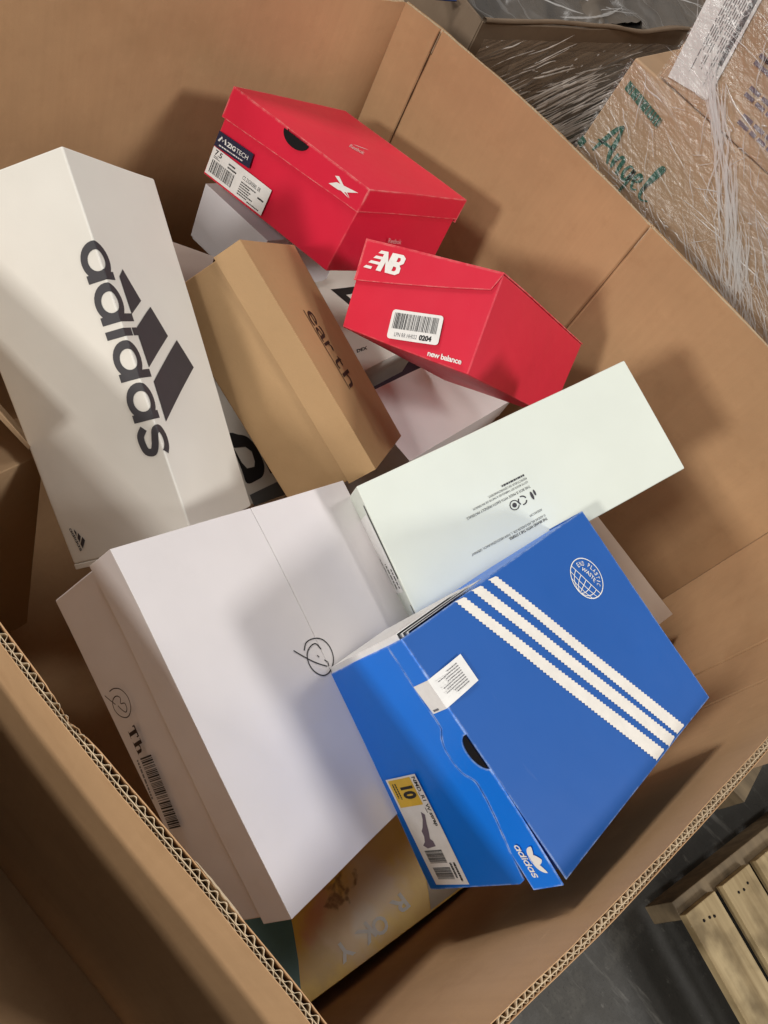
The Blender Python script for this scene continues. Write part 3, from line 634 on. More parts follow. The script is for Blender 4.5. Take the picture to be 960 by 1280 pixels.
# pale grey box under the glossy red one
b = Box('grey', 'shoebox', 'pale grey shoebox wedged under the glossy red box against the far wall', G)
b.solid('body', M['grey'], .011, .989, .013, .987, 0, .985); b.shell('lid', M['grey'], [('T', 0, 1, 0, 1), ('K', 0, 1, .05, 1), ('L', 0, 1, .05, 1), ('R', 0, 1, .05, 1), ('F', 0, 1, .05, 1)])
b = Box('flat', 'shoebox', 'grey brown shoebox', G)
b.root['label'] = 'grey brown shoebox, a sliver showing between the tall white box and kraft box'
b.solid('body', M['dusk'], .006, .994, .008, .992, 0, .985); b.shell('lid', M['dusk'], [('T', 0, 1, 0, 1), ('K', 0, 1, .7, 1), ('L', 0, 1, .7, 1), ('R', 0, 1, .7, 1), ('F', 0, 1, .7, 1)])
b = Box('logo', 'shoebox', 'white shoebox with a black triangle print, deep in the gap right of the kraft box', G)
b.solid('body', M['white'], .006, .994, .008, .992, 0, .985); b.shell('lid', M['white'], [('T', 0, 1, 0, 1), ('K', 0, 1, .7, 1), ('L', 0, 1, .7, 1), ('R', 0, 1, .7, 1), ('F', 0, 1, .7, 1)])
b.decal('emblem', M['ink'], 'T', outline_mesh([U['lg_tri'], U['lg_hole']]), None)
b.decal('lettering', M['ink'], 'T', text_mesh('DEX', .04), U['lg_word'])
b = Box('dark', 'shoebox', 'dark plum shoebox lying deepest, in the shadow under the crimson box', G)
b.solid('body', M['plum'], .006, .994, .008, .992, 0, .985); b.shell('lid', M['plum'], [('T', 0, 1, 0, 1), ('R', 0, 1, .7, 1), ('F', 0, 1, .7, 1)])
b = Box('lav', 'shoebox', 'pale lilac shoebox under the barcode end of the crimson box', G)
b.solid('body', M['lilac'], .01, .99, .005, .995, 0, .99); b.shell('lid', M['lilac'], [('T', 0, 1, 0, 1), ('K', 0, 1, .75, 1), ('L', 0, 1, .75, 1), ('R', 0, 1, .75, 1), ('F', 0, 1, .75, 1)])
b = Box('beige', 'shoebox', 'beige grey shoebox under the far end of the blue box', G)
b.solid('body', M['beige'], .006, .994, .008, .992, 0, .985); b.shell('lid', M['beige'], [('T', 0, 1, 0, 1), ('K', 0, 1, .7, 1), ('L', 0, 1, .7, 1), ('R', 0, 1, .7, 1), ('F', 0, 1, .7, 1)])
# white box with a big black letter
b = Box('dbox', 'shoebox', 'white shoebox with large black letters, lying under the tall white box', G)
b.solid('body', M['white'], .004, .998, .006, .996, 0, .992); b.shell('lid', M['white'], [('T', 0, 1, 0, 1), ('K', 0, 1, .7, 1), ('L', 0, 1, .7, 1), ('R', 0, 1, .7, 1), ('F', 0, 1, .7, 1)])
b.decal('lettering', M['ink'], 'T', outline_mesh([[tuple(p) for p in catmull(U['db_D'], 4, True)], U['db_hole']]), None)
b.decal('lettering', M['ink'], 'T', outline_mesh([U['db_slice']]), None)
b.decal('print_band', M['strip_grey'], 'T', outline_mesh([U['db_strip']]), None)
# yellow printed box at the bottom
b = Box('yellow', 'shoebox', 'yellow printed shoebox lying lowest, below the lilac white and blue boxes', G)
def print_mat():
    m, n, l, bb = nt('printed_fruit_and_flower_board')
    tc = n.new('ShaderNodeTexCoord'); nz = n.new('ShaderNodeTexNoise'); nz.inputs['Scale'].default_value = 28; nz.inputs['Detail'].default_value = 4; l.new(tc.outputs['Object'], nz.inputs['Vector'])
    sub = n.new('ShaderNodeVectorMath'); sub.operation = 'SUBTRACT'; sub.inputs[1].default_value = (.5, .5, .5); l.new(nz.outputs['Color'], sub.inputs[0])
    sc = n.new('ShaderNodeVectorMath'); sc.operation = 'SCALE'; sc.inputs['Scale'].default_value = .05; l.new(sub.outputs[0], sc.inputs[0])
    ad = n.new('ShaderNodeVectorMath'); ad.operation = 'ADD'; l.new(tc.outputs['Object'], ad.inputs[0]); l.new(sc.outputs[0], ad.inputs[1])
    c = mixc(n, l, ramp(n, l, nz.outputs[0], .3, .7), (.74, .43, .03), (.86, .57, .05))
    def blob(u, v, r0, r1, col, amt=.6):
        nonlocal c
        p = b.fp('T', u, v); d = n.new('ShaderNodeVectorMath'); d.operation = 'DISTANCE'; d.inputs[1].default_value = p; l.new(ad.outputs[0], d.inputs[0])
        mr = n.new('ShaderNodeMapRange'); mr.interpolation_type = 'SMOOTHSTEP'; mr.inputs[1].default_value = r1; mr.inputs[2].default_value = r0; mr.inputs[3].default_value = 0; mr.inputs[4].default_value = amt
        l.new(d.outputs['Value'], mr.inputs[0]); c = mixc(n, l, mr.outputs[0], c, col)
    blob(.60, .44, .015, .05, (.78, .58, .42)); blob(.74, .42, .015, .055, (.80, .68, .55)); blob(.80, .30, .02, .055, (.76, .60, .42)); blob(.86, .36, .01, .03, (.82, .74, .62))
    blob(.72, .235, .008, .028, (.70, .22, .12)); blob(.66, .28, .006, .022, (.72, .34, .2), .8)
    for a in range(5):
        t = a*1.257+.3
        for k in (.007, .014, .021): blob(.655+k*math.cos(t)/b.L[0], .335+k*math.sin(t)/b.L[1], .0015, .006, (.24, .12, .05), .8)
    blob(.9, .2, .01, .04, (.50, .30, .05)); blob(.55, .55, .01, .05, (.86, .66, .30), .7)
    l.new(c, bb.inputs['Base Color']); bb.inputs['Roughness'].default_value = .38; return m
M['print'] = print_mat()
b.solid('body', M['yellow'], .004, .998, .006, .996, 0, .992)
b.shell('lid', M['print'], [('T', 0, 1, 0, 1), ('K', 0, 1, .7, 1), ('L', 0, 1, .7, 1), ('R', 0, 1, .7, 1), ('F', 0, 1, .7, 1)])
b.decal('print_patch', M['teal'], 'T', outline_mesh([[(.2, .03), (.45, .02), (.62, .06), (.82, .03), (.97, .05), (.98, .10), (.82, .14), (.69, .165), (.6, .18), (.3, .16)]]), None, label='teal corner of the print')
b.decal('print_patch', M['beigeink'], 'T', outline_mesh([[(.42, .64), (.56, .60), (.70, .62), (.84, .59), (.99, .55), (.99, .97), (.42, .97)]]), None, label='off white margin of the print')
for ch, (p0, p1) in zip('ROKY', U['ye_let']):
    p0, p1 = Vector(p0), Vector(p1); d = p1-p0; up = Vector((-d.y*1.6, d.x*.62)).normalized()*.085
    if up.x < 0: up = -up
    b.decal('lettering', M['paint'], 'T', text_mesh(ch, .025), [tuple(p0), tuple(p0+d*.8), tuple(p0+up)], off=.0008)

# kraft box with a lid
b = Box('kraft', 'shoebox', 'brown kraft shoebox with a lid leaning between the tall white box and the crimson box', G)
b.solid('body', M['kraftbox'], .011, .989, .013, .987, 0, .985)
b.shell('lid', M['kraftbox'], [('T', 0, 1, 0, 1), ('F', 0, 1, .675, 1), ('K', 0, 1, .675, 1), ('L', 0, 1, .675, 1), ('R', 0, 1, .675, 1)], thick=.0018)
b.decal('wordmark', M['brownink'], 'T', merge(*[place2d(text_mesh(ch_, .0), q_*.205, 0, q_*.205+(.14 if ch_ in 'rt' else .188), h_*1.25) for q_, (ch_, h_) in enumerate(zip('earth', (.76, .76, .76, .92, 1.0)))]), [U['kr_word'][0], U['kr_word'][1], U['kr_word'][2]])
ln = [Vector(q) for q in U['kr_line']]
b.decal('rule', M['brownink'], 'T', stroke([ln[0].lerp(ln[1], t/6) for t in range(7)], .0022, b.L[0], b.L[1]), None)

# tall white box, logo wrapped round its edge
b = Box('adidas', 'shoebox', 'tall warm white shoebox with a big charcoal wordmark and slanted bars wrapped round its edge', G)
b.solid('body', M['white'], .0, .985, 0, 1, 0, 1, n=14, bev=.0022)
b.solid('end_flap', M['white'], .985, 1, .0, 1, .0, .62, n=4, bev=.0008)
P = U['ad_pts']
b.decal('wordmark', M['charcoal'], 'W', word_mesh(), [(.2227, -.0212), (.759, -.0255), (.2227, .0155)], off=.0006, cell=.02)
b.decal('slanted_bars', M['charcoal'], 'W', merge(*[outline_mesh([p]) for p in U['ad_bars']]), None, off=.0006, cell=.05)
b.decal('emblem', M['charcoal'], 'F', merge(place2d(word_mesh(), 0, 0, 1, .22), place2d(bars_mesh(), .1, .36, .9, 1.0)), U['ad_small'])

# greenish white box lying on the others, underside up
b = Box('green', 'shoebox', 'long greenish white shoebox lying underside up across the heap, small print in its middle', G)
b.solid('body', M['mint'], 0, 1, 0, 1, 0, 1, bev=.0016)
def line(pts, t, hgt, bold=0.0, mat='charcoal'):
    a, c = Vector(pts[0]), Vector(pts[1]); c.y = a.y
    b.decal('lettering', M[mat], 'T', text_mesh(t, bold), [tuple(a), tuple(c), (a.x, a.y-hgt)])
GL = U['gr_lines']
line(GL['A'], 'THE BRAND WITH THE 3 STRIPES.', .021, .02); line(GL['B'], '© ADIDAS AG, ADI-DASSLER-STR. 1, 91074 HERZOGENAURACH, GERMANY', .021)
line(GL['C'], 'ADIDAS.COM', .017); line(GL['D'], 'THIS BOX IS MADE WITH EARTH FRIENDLY MATERIALS.', .02); line(GL['E'], 'CETTE BOITE EST FABRIQUEE A PARTIR DE MATERIAUX', .018)
line(GL['F'], "RESPECTUEUX DE L'ENVIRONNEMENT.", .017)
g = Vector(GL['G'][0]); b.decal('lettering', M['charcoal'], 'T', fine_print(9, 1, 0, 0, 1, 1, .95, .1), [tuple(g), (.416, g.y), (g.x, g.y-.018)])
ic = [Vector(p) for p in U['gr_icons']]; ax, ay = b.L[0], b.L[1]
def ring2(c, r, w, a0=0, a1=360): return stroke(ell(c.x, c.y, r/ax, r/ay, 16, a0, a1), w, ax, ay)
b.decal('icon', M['charcoal'], 'T', merge(outline_mesh([ell(ic[0].x, ic[0].y, .0018/ax, .0055/ay, 12)]), outline_mesh([ell(ic[0].x+.012, ic[0].y+.012, .0014/ax, .004/ay, 12)])), None)
b.decal('icon', M['charcoal'], 'T', merge(ring2(ic[1], .0052, .0016, 10, 100), ring2(ic[1], .0052, .0016, 130, 220), ring2(ic[1], .0052, .0016, 250, 340)), None)
b.decal('icon', M['charcoal'], 'T', merge(ring2(ic[2], .0058, .0012), outline_mesh([ell(ic[2].x, ic[2].y, .0030/ax, .0030/ay, 12)])), None)
b.decal('end_slot', M['hole'], 'L', rects([(.30, .93, .86, .965), (.02, .95, .10, .985)]), None)
lab = b.decal('end_label', M['sticker'], 'L', square(), [(.20, .30), (.80, .30), (.20, .90), (.80, .90)])
b.decal('lettering', M['ink'], 'L', fine_print(31, 3, .23, .35, .60, .88, .4, .34), None, lab, off=.0008)

# big lilac white box with two lid leaves
b = Box('th', 'shoebox', 'big lilac white shoebox in front, its top split by a seam with a scribbled heart', G, sag=.002)
b.solid('body', M['lilac'], .010, .988, .010, .990, 0, .985, n=12)
b.shell('lid_leaf', M['lilac'], [('T', 0, 1, 0, .519), ('L', 0, .519, .675, 1), ('R', 0, .519, .675, 1), ('F', 0, 1, .675, 1)], thick=.0018)
b.shell('lid_leaf', M['lilac'], [('T', 0, 1, .5205, 1), ('L', .5235, 1, .675, 1), ('R', .5235, 1, .675, 1), ('K', 0, 1, .675, 1)], thick=.0018)
for pts, w in zip(U['th_logo'], (.0013, .0012, .0011, .0012)):
    b.decal('emblem', M['ink'], 'T', stroke(catmull(pts, 4), w, b.L[0], b.L[1]), None)
for pts in U['th_logo2']:
    b.decal('emblem', M['brownink'], 'F', stroke(catmull(pts, 4), .0011, b.L[0], b.L[2]), None)
b.decal('wordmark', M['brownink'], 'F', merge(rects([(.0, .86, .44, 1.0), (.15, .0, .29, .9), (0, .72, .05, .9), (.39, .72, .44, .9), (.08, 0, .36, .05)]),
        rects([(.56, 0, .70, 1.0), (.5, .94, .6, 1.0), (.84, 0, .96, .5), (.5, 0, .74, .05), (.8, 0, 1.0, .05)]), stroke([(.68, .5), (.76, .62), (.86, .6), (.91, .45)], .1)), U['th_word'], off=.0006)
b.decal('barcode', M['ink'], 'F', barcode(41, 38), U['th_bar'], off=.0007)
b.decal('lettering', M['grime'], 'F', fine_print(42, 1, 0, 0, 1, 1, .95, .2), U['th_small'], off=.0007)

# blue box with hinged lid
b = Box('blue', 'shoebox', 'bright blue shoebox with three white serrated stripes across its lid', G)
b.solid('body', M['blue'], .006, .990, .034, .99, 0, .985, n=12)
lip = [(1.018, .785)]+U['bl_lip'][1:]
lip = [(1.012, .80), (.868, .787), (.744, .822), (.662, .840), (.605, .846), (.586, .845), (.575, .836), (.566, .822), (.556, .800), (.542, .782), (.522, .768), (.499, .760), (.447, .760)]
lip += [(1-x if x < .5 else .944-x, y) for x, y in [(.52, .768), (.55, .79), (.57, .822), (.586, .842), (.62, .846), (.70, .84)]]+[(.0, .835)]
cx0, cx1 = .402, .546; nc = (cx0+cx1)/2
arc = [(nc+(cx1-cx0)/2*math.cos(math.radians(a)), 1.0-.088*math.sin(math.radians(a))) for a in range(0, 181, 10)]
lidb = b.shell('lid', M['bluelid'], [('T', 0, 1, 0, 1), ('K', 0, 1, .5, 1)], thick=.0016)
lp = b.shell('lid_lip', M['blue'], [], polys=[('F', lip[::1]+[(0, 1)]+arc[::-1]+[(1, 1)])], thick=.0014, lift=lambda u: .0012+.02*max(0, u-.55)**1.5)
pan = [(.0, .0), (.990, .0), (.996, .02), (1.0, .70), (.985, .745)]+[(x, y-.013-.020*max(0, x-.6)) for x, y in lip[1:]]+[(0, .822)]
b.shell('front_panel', M['blue'], [], polys=[('F', pan)], thick=.0014, lift=lambda u: .0006+.004*max(0, u-.5))
b.decal('thumb_hole', M['hole'], 'F', outline_mesh([[(nc+(cx1-cx0)*.56*math.cos(math.radians(a)), .985-.09*math.sin(math.radians(a))) for a in range(0, 181, 12)]]), None, off=.0002)
ms = []
for s_ in U['bl_stripes']:
    a0, a1, b1, b0 = (Vector(p) for p in s_)
    a0 = a0+(a0-b0)*.02; a1 = a1+(a1-b1)*.02
    n = 124; up, lo = [], []
    dv = (a1-a0).normalized()*.0034
    for i in range(n+1):
        t = i/n; up.append(a1.lerp(b1, t)+(dv if i % 2 else -dv)); lo.append(a0.lerp(b0, t)+(dv if i % 2 else -dv))
    ms.append(outline_mesh([[tuple(q) for q in lo+up[::-1]]]))
for m_ in ms: b.decal('stripe', M['cream'], 'T', m_, None, off=.0005)
gc, gr = Vector(U['bl_globe'][0]), .0225; ax, ay = b.L[0], b.L[1]
gp = lambda a, r=1.0: (gc.x+gr*r*math.cos(a)/ax, gc.y+gr*r*math.sin(a)/ay)
# the globe's own upright: towards the lid's far left corner
th0 = math.atan2((Vector(U['bl_globe'][3])-gc).y*ay, (Vector(U['bl_globe'][3])-gc).x*ax)
def gl(x, y):                                         # globe frame: y up, unit radius
    ca, sa = math.cos(th0-math.pi/2), math.sin(th0-math.pi/2); X, Y = x*ca-y*sa, x*sa+y*ca
    return (gc.x+gr*X/ax, gc.y+gr*Y/ay)
gs = [stroke([gl(math.cos(a*math.pi/24), math.sin(a*math.pi/24)) for a in range(49)], .0011, ax, ay),
      stroke([gl(x/10, -.12) for x in range(-10, 11)], .0009, ax, ay)]
for k in (-.42, -.70): gs.append(stroke([gl(x/10*math.sqrt(1-k*k), k-.06*(1-(x/10)**2)) for x in range(-10, 11)], .0008, ax, ay))
for k in (-.66, -.33, 0, .33, .66): gs.append(stroke([gl(k*math.cos(t*1.45/8)*1.05, -.12-.85*math.sin(t*1.45/8)) for t in range(9)], .0008, ax, ay))
b.decal('emblem', M['paint'], 'T', merge(*gs), None)
def arc_text(t, r, a_mid, size, step):
    out = []
    for i, ch in enumerate(t):
        if ch == ' ': continue
        a = a_mid-(i-(len(t)-1)/2)*step; m_ = text_mesh(ch, .01)
        for v in m_.vertices:
            x, y = (v.co.x-.5)*size*(.16 if ch == 'I' else .5), v.co.y*size; rr_ = r+y
            X, Y = rr_*math.cos(a)+x*math.sin(a), rr_*math.sin(a)-x*math.cos(a); q = gl(X, Y); v.co = (q[0], q[1], 0)
        out.append(m_)
    return merge(*out)
b.decal('lettering', M['paint'], 'T', arc_text('END PLASTIC', .62, math.pi/2, .23, .25), None)
m_ = text_mesh('WASTE', .01)
for v in m_.vertices: q = gl(-.45+.9*v.co.x, .12+.22*v.co.y+.10*(1-(2*v.co.x-1)**2)); v.co = (q[0], q[1], 0)
b.decal('lettering', M['paint'], 'T', m_, None)
tg = [U['bl_tag'][0], U['bl_tag'][1], U['bl_tag'][3], U['bl_tag'][2]]
lab = b.decal('paper_tag', M['sticker'], 'W', square(), tg, off=.0022, cell=.03)
b.decal('lettering', M['grime'], 'W', turn2d(fine_print(51, 7, .08, .08, .9, .60, .6, .22)) if False else place2d(turn2d(fine_print(51, 9, 0, 0, 1, 1, .5, .33)), .10, .44, .86, .86), tg, lab, off=.0026, cell=.03)
b.decal('lettering', M['grime'], 'W', rects([(.88, .05, .95, .18)]), tg, lab, off=.0026, cell=.03)
lf = [U['bl_label'][0], U['bl_label'][1], U['bl_label'][3], U['bl_label'][2]]
lab = b.decal('size_label', M['sticker'], 'F', square(), lf, off=.0034)
b.decal('size_panel', M['gold'], 'F', rects([(.015, .06, .27, .80)]), lf, lab, off=.0037)
b.decal('size_number', M['ink'], 'F', place2d(text_mesh('10', .05), .09, .34, .205, .76), lf, lab, off=.0040)
b.decal('lettering', M['ink'], 'F', merge(fine_print(61, 2, .05, .12, .24, .28), place2d(text_mesh('NMD_R1 W strap', .02), .02, .83, .47, .97),
        fine_print(62, 2, .80, .70, .97, .92, .8), fine_print(63, 1, .30, .80, .36, .84)), lf, lab, off=.0040)
b.decal('shoe_picture', M['violet_ink'], 'F', outline_mesh([[(.33, .62), (.36, .70), (.44, .62), (.52, .56), (.575, .50), (.60, .56), (.645, .57), (.66, .30), (.63, .20), (.60, .30), (.55, .36), (.50, .36), (.47, .44), (.40, .56)]]), lf, lab, off=.0038)
b.decal('barcode', M['ink'], 'F', merge(turn2d(barcode(64, 16)) if False else barcode(64, 22, .68, .80, .16, .68), barcode(65, 16, .84, .95, .16, .68)), lf, lab, off=.0038)
ft = [(.8342, .858), (.955, .853), (.836, .965)]
b.decal('wordmark', M['paint'], 'F', place2d(word_mesh(), -.02, -.05, 1.08, .26), ft, off=.0068)
b.decal('emblem', M['paint'], 'F', merge(leaf(.50, .46, .50, 1.12, .17), leaf(.40, .46, .06, .98, .13), leaf(.60, .46, .94, .98, .13),
        rects([(.22, .60, .38, .63), (.62, .60, .78, .63)]), outline_mesh([[(.26, .545), (.74, .545), (.72, .575), (.28, .575)]]), outline_mesh([[(.32, .48), (.68, .48), (.66, .51), (.34, .51)]]), outline_mesh([[(.38, .42), (.62, .42), (.58, .45), (.42, .45)]])), ft, off=.0068)
# white inner paper layers peeping out along the blue box's left end
bm = bmesh.new()
for q, (dx, th) in enumerate(((-.022, .0), (-.013, .35), (-.006, .6))):
    vs = [b.pt(dx, .004+.02*q, t) for t in (0.02, .5, .97)]; ws = [b.pt(dx, .30+.05*q, t) for t in (0.02, .5, .97)]; xs = [b.pt(.003, .004+.02*q, t) for t in (0.02, .5, .97)]
    A = [[bm.verts.new(p) for p in r_] for r_ in (xs, vs, ws)]
    for i in range(2):
        for j in range(2): bm.faces.new((A[i][j], A[i+1][j], A[i+1][j+1], A[i][j+1]))
o = link('end_flap', finish(bm, 'end_flap'), M['sticker'], b.root); o.modifiers.new('paper', 'SOLIDIFY').thickness = .0007

# plain kraft carton on end at the near left
def slab(name, mat, lo, hi, parent, bev=.002, jig=0.0, seg=1):
    bm = bmesh.new(); bmesh.ops.create_cube(bm, size=1)
    for v in bm.verts:
        v.co = Vector(((lo[0]+hi[0])/2+v.co.x*(hi[0]-lo[0]), (lo[1]+hi[1])/2+v.co.y*(hi[1]-lo[1]), (lo[2]+hi[2])/2+v.co.z*(hi[2]-lo[2])))
        if jig: v.co += Vector((random.uniform(-jig, jig), random.uniform(-jig, jig), random.uniform(-jig, jig)))
    o = link(name, finish(bm, name), mat, parent); return bevel(o, bev) if bev else o
t = thing('carton', 'plain brown carton standing on end in shade behind the near wall of the bin', 'carton', (-.55, .258, HC-1.33))
slab('body', M['oldkraft'], (-.10, -.095, 0), (.10, .095, .50), t, .002, .0015)
bm = bmesh.new(); bm.faces.new([bm.verts.new(v) for v in ((-.10, .084, .502), (.10, .084, .502), (.10, .012, .665), (-.10, .012, .665))])
fo = link('end_flap', finish(bm, 'end_flap'), M['oldkraft'], t); fo.modifiers.new('board', 'SOLIDIFY').thickness = .004

# ------------------------------------------------------------------ pallets
def wood_mat(name, ca, cb):
    m, n, l, bb = nt(name)
    tc = n.new('ShaderNodeTexCoord'); oi = n.new('ShaderNodeObjectInfo'); ad = n.new('ShaderNodeVectorMath'); ad.operation = 'ADD'
    l.new(tc.outputs['Object'], ad.inputs[0])
    cm = n.new('ShaderNodeCombineXYZ'); mu = n.new('ShaderNodeMath'); mu.operation = 'MULTIPLY'; mu.inputs[1].default_value = 37
    l.new(oi.outputs['Random'], mu.inputs[0]); l.new(mu.outputs[0], cm.inputs[0]); l.new(mu.outputs[0], cm.inputs[1]); l.new(cm.outputs[0], ad.inputs[1])
    mp = n.new('ShaderNodeMapping'); mp.inputs['Scale'].default_value = (2.5, 42, 42); l.new(ad.outputs[0], mp.inputs[0])
    t1 = n.new('ShaderNodeTexNoise'); t1.inputs['Scale'].default_value = 1.0; t1.inputs['Detail'].default_value = 6; l.new(mp.outputs[0], t1.inputs['Vector'])
    t2 = n.new('ShaderNodeTexNoise'); t2.inputs['Scale'].default_value = 9; t2.inputs['Detail'].default_value = 5; l.new(ad.outputs[0], t2.inputs['Vector'])
    c = mixc(n, l, ramp(n, l, t1.outputs[0], .3, .7), ca, cb)
    c = mixc(n, l, ramp(n, l, t2.outputs[0], .50, .68, 0, .8), c, (ca[0]*.45, ca[1]*.42, ca[2]*.36))
    l.new(c, bb.inputs['Base Color']); bb.inputs['Roughness'].default_value = .75; bump(n, l, bb, t1.outputs[0], .4, .002); return m
M['wood'] = wood_mat('pale_pallet_wood', (.25, .18, .085), (.46, .36, .20)); M['wood2'] = wood_mat('grey_pallet_wood', (.11, .08, .045), (.19, .14, .08))
def board(parent, name, mat, x0, x1, y0, y1, z0, z1, tilt=0):
    bm = bmesh.new(); bmesh.ops.create_cube(bm, size=1)
    for v in bm.verts: v.co = Vector((v.co.x*(x1-x0), v.co.y*(y1-y0), v.co.z*(z1-z0)))
    bmesh.ops.subdivide_edges(bm, edges=[e for e in bm.edges if abs(e.verts[0].co.x-e.verts[1].co.x) > .3], cuts=6)
    for v in bm.verts: v.co += Vector((0, .0022*noise.noise(Vector((v.co.x*5+y0*31, v.co.y, z0*9))), .0018*noise.noise(Vector((v.co.x*4, y0*17, 3)))))
    o = link(name, finish(bm, name), mat, parent, ((x0+x1)/2, (y0+y1)/2, (z0+z1)/2)); o.rotation_euler.z = tilt
    return bevel(o, .0025, 1)
def nail_heads(bd, x, n, seed):
    rr = random.Random(seed); bm = bmesh.new()
    for i in range(n):
        r = bmesh.ops.create_cone(bm, cap_ends=True, segments=7, radius1=.0035, radius2=.003, depth=.0016)
        mv = Vector((x+rr.uniform(-.008, .008), (i-(n-1)/2)*.018+rr.uniform(-.004, .004), 0))
        for v in r['verts']: v.co += mv
    o = link('nail_heads', finish(bm, 'nail_heads'), M['hole'], bd); o['kind'] = 'stuff'; return o
def pallet(name, label, loc, rot, L=1.2, Wd=1.0, n=7, bw=.095, lift=.03, gp=None, mats=('wood', 'wood2')):
    r = thing(name, label, 'pallet', loc); r.rotation_euler.z = rot; y0_ = .004; gap = (Wd-n*bw)/(n-1) if gp is None else gp
    for i in range(n):
        y = i*(bw+gap); dx = random.uniform(-.006, .006)
        bd = board(r, 'deck_board', M[mats[0]], dx, L+dx, y, y+bw, .118, .140, random.uniform(-.004, .004))
        nh = nail_heads(bd, -L/2+.035, 3, i+3); nh.location.z = .0115
    for x in (-lift, L/2-.02, L-.07+lift): board(r, 'stringer', M[mats[1]], x, x+.04+.05*(x > 0), y0_, n*(bw+gap)+.01, .024, .1165)
    for x in (.35, L-.12): board(r, 'bottom_board', M[mats[1]], x, x+.09, .0, n*(bw+gap)+.01, 0, .022)
    return r
pallet('wooden_pallet', 'wooden pallet under the added shading bin', (-.98, -1.22, -.006), 0, 1.25, 1.2, 7, .1)
p0 = Vector((.815, 1.042)); e2 = Vector((.95, -.312)).normalized()
pallet('wooden_pallet', 'bare wooden pallet with pale boards lying on the floor beside the bin', (p0.x, p0.y, .03), math.atan2(e2.y, e2.x), n=8, bw=.108, gp=.024)
pallet('wooden_pallet', 'wooden pallet under the bin of shoeboxes', (-.85, .16, -.006), 0, 1.06, 1.08, 7, .1)

# ------------------------------------------------------------------ wrapped stacks behind the bin
def film_mat(name, haze, gloss, dirs, seed, rough=.12, bstr=1.0):
    m = bpy.data.materials.new(name); m.use_nodes = True; n = m.node_tree.nodes; l = m.node_tree.links; n.clear()
    out = n.new('ShaderNodeOutputMaterial'); tr = n.new('ShaderNodeBsdfTransparent'); gl_ = n.new('ShaderNodeBsdfGlossy'); df = n.new('ShaderNodeBsdfDiffuse')
    gl_.inputs['Roughness'].default_value = rough; gl_.inputs['Color'].default_value = (1, 1, 1, 1); df.inputs['Color'].default_value = (.85, .85, .85, 1)
    tr.inputs['Color'].default_value = (.96, .96, .96, 1)
    tc = n.new('ShaderNodeTexCoord'); hs = None; fine = None
    for k, (rot, sc, wgt) in enumerate(dirs):
        mp = n.new('ShaderNodeMapping'); mp.vector_type = 'TEXTURE'; mp.inputs['Rotation'].default_value = rot; mp.inputs['Scale'].default_value = [1/q for q in sc]; mp.inputs['Location'].default_value = (seed+k*3.1, k*1.7, seed)
        l.new(tc.outputs['Object'], mp.inputs[0])
        t = n.new('ShaderNodeTexNoise'); t.inputs['Scale'].default_value = 1; t.inputs['Detail'].default_value = 5; t.inputs['Roughness'].default_value = .55; t.inputs['Distortion'].default_value = .35
        l.new(mp.outputs[0], t.inputs['Vector'])
        a = n.new('ShaderNodeMath'); a.operation = 'MULTIPLY'; a.inputs[1].default_value = wgt; l.new(t.outputs[0], a.inputs[0])
        if hs is None: hs = a.outputs[0]; fine = t.outputs[0]
        else:
            s = n.new('ShaderNodeMath'); s.operation = 'ADD'; l.new(hs, s.inputs[0]); l.new(a.outputs[0], s.inputs[1]); hs = s.outputs[0]
    bp = n.new('ShaderNodeBump'); bp.inputs['Strength'].default_value = bstr; bp.inputs['Distance'].default_value = .006; l.new(hs, bp.inputs['Height'])
    l.new(bp.outputs[0], gl_.inputs['Normal'])
    mx = n.new('ShaderNodeMixShader'); mx2 = n.new('ShaderNodeMixShader')
    hz = ramp(n, l, fine, .56, .78, .01, haze); l.new(hz, mx.inputs[0]); l.new(tr.outputs[0], mx.inputs[1]); l.new(df.outputs[0], mx.inputs[2])
    mx2.inputs[0].default_value = gloss; l.new(mx.outputs[0], mx2.inputs[1]); l.new(gl_.outputs[0], mx2.inputs[2])
    l.new(mx2.outputs[0], out.inputs[0]); return m
def film_sheet(name, parent, org, du, dv, nu, nv, amp, seed, mat, edge=0.0):
    bm = bmesh.new(); org, du, dv = Vector(org), Vector(du), Vector(dv); nn = du.cross(dv).normalized(); vs = []
    for i in range(nu+1):
        row = []
        for j in range(nv+1):
            p = org+du*(i/nu)+dv*(j/nv)
            h = noise.ridged_multi_fractal(Vector((p.x*7+seed, p.y*7, p.z*9)), 1, 2.2, 4, 1, 2)*amp*.5+noise.noise(p*24+Vector((seed, 0, 0)))*amp*.6
            row.append(bm.verts.new(p+nn*h))
        vs.append(row)
    for i in range(nu):
        for j in range(nv): bm.faces.new((vs[i][j], vs[i+1][j], vs[i+1][j+1], vs[i][j+1]))
    return link(name, finish(bm, name, 3.2), mat, parent)
M['film'] = film_mat('clear_stretch_film', .22, .075, [((0, .2, 0), (5, 1, 70), 1.0), ((0, .8, 0), (5, 1, 80), .8), ((0, -.25, 0), (9, 1, 130), .5)], 2.0, rough=.22)
M['film2'] = film_mat('clear_stretch_film_taut', .22, .20, [((.38, 0, 0), (1, 2.0, 60), 1.5), ((.3, 0, 0), (1, 4, 110), .8)], 7.0, rough=.28)

M['carton'] = kraft('greyish_carton_board', (.48, .33, .21))
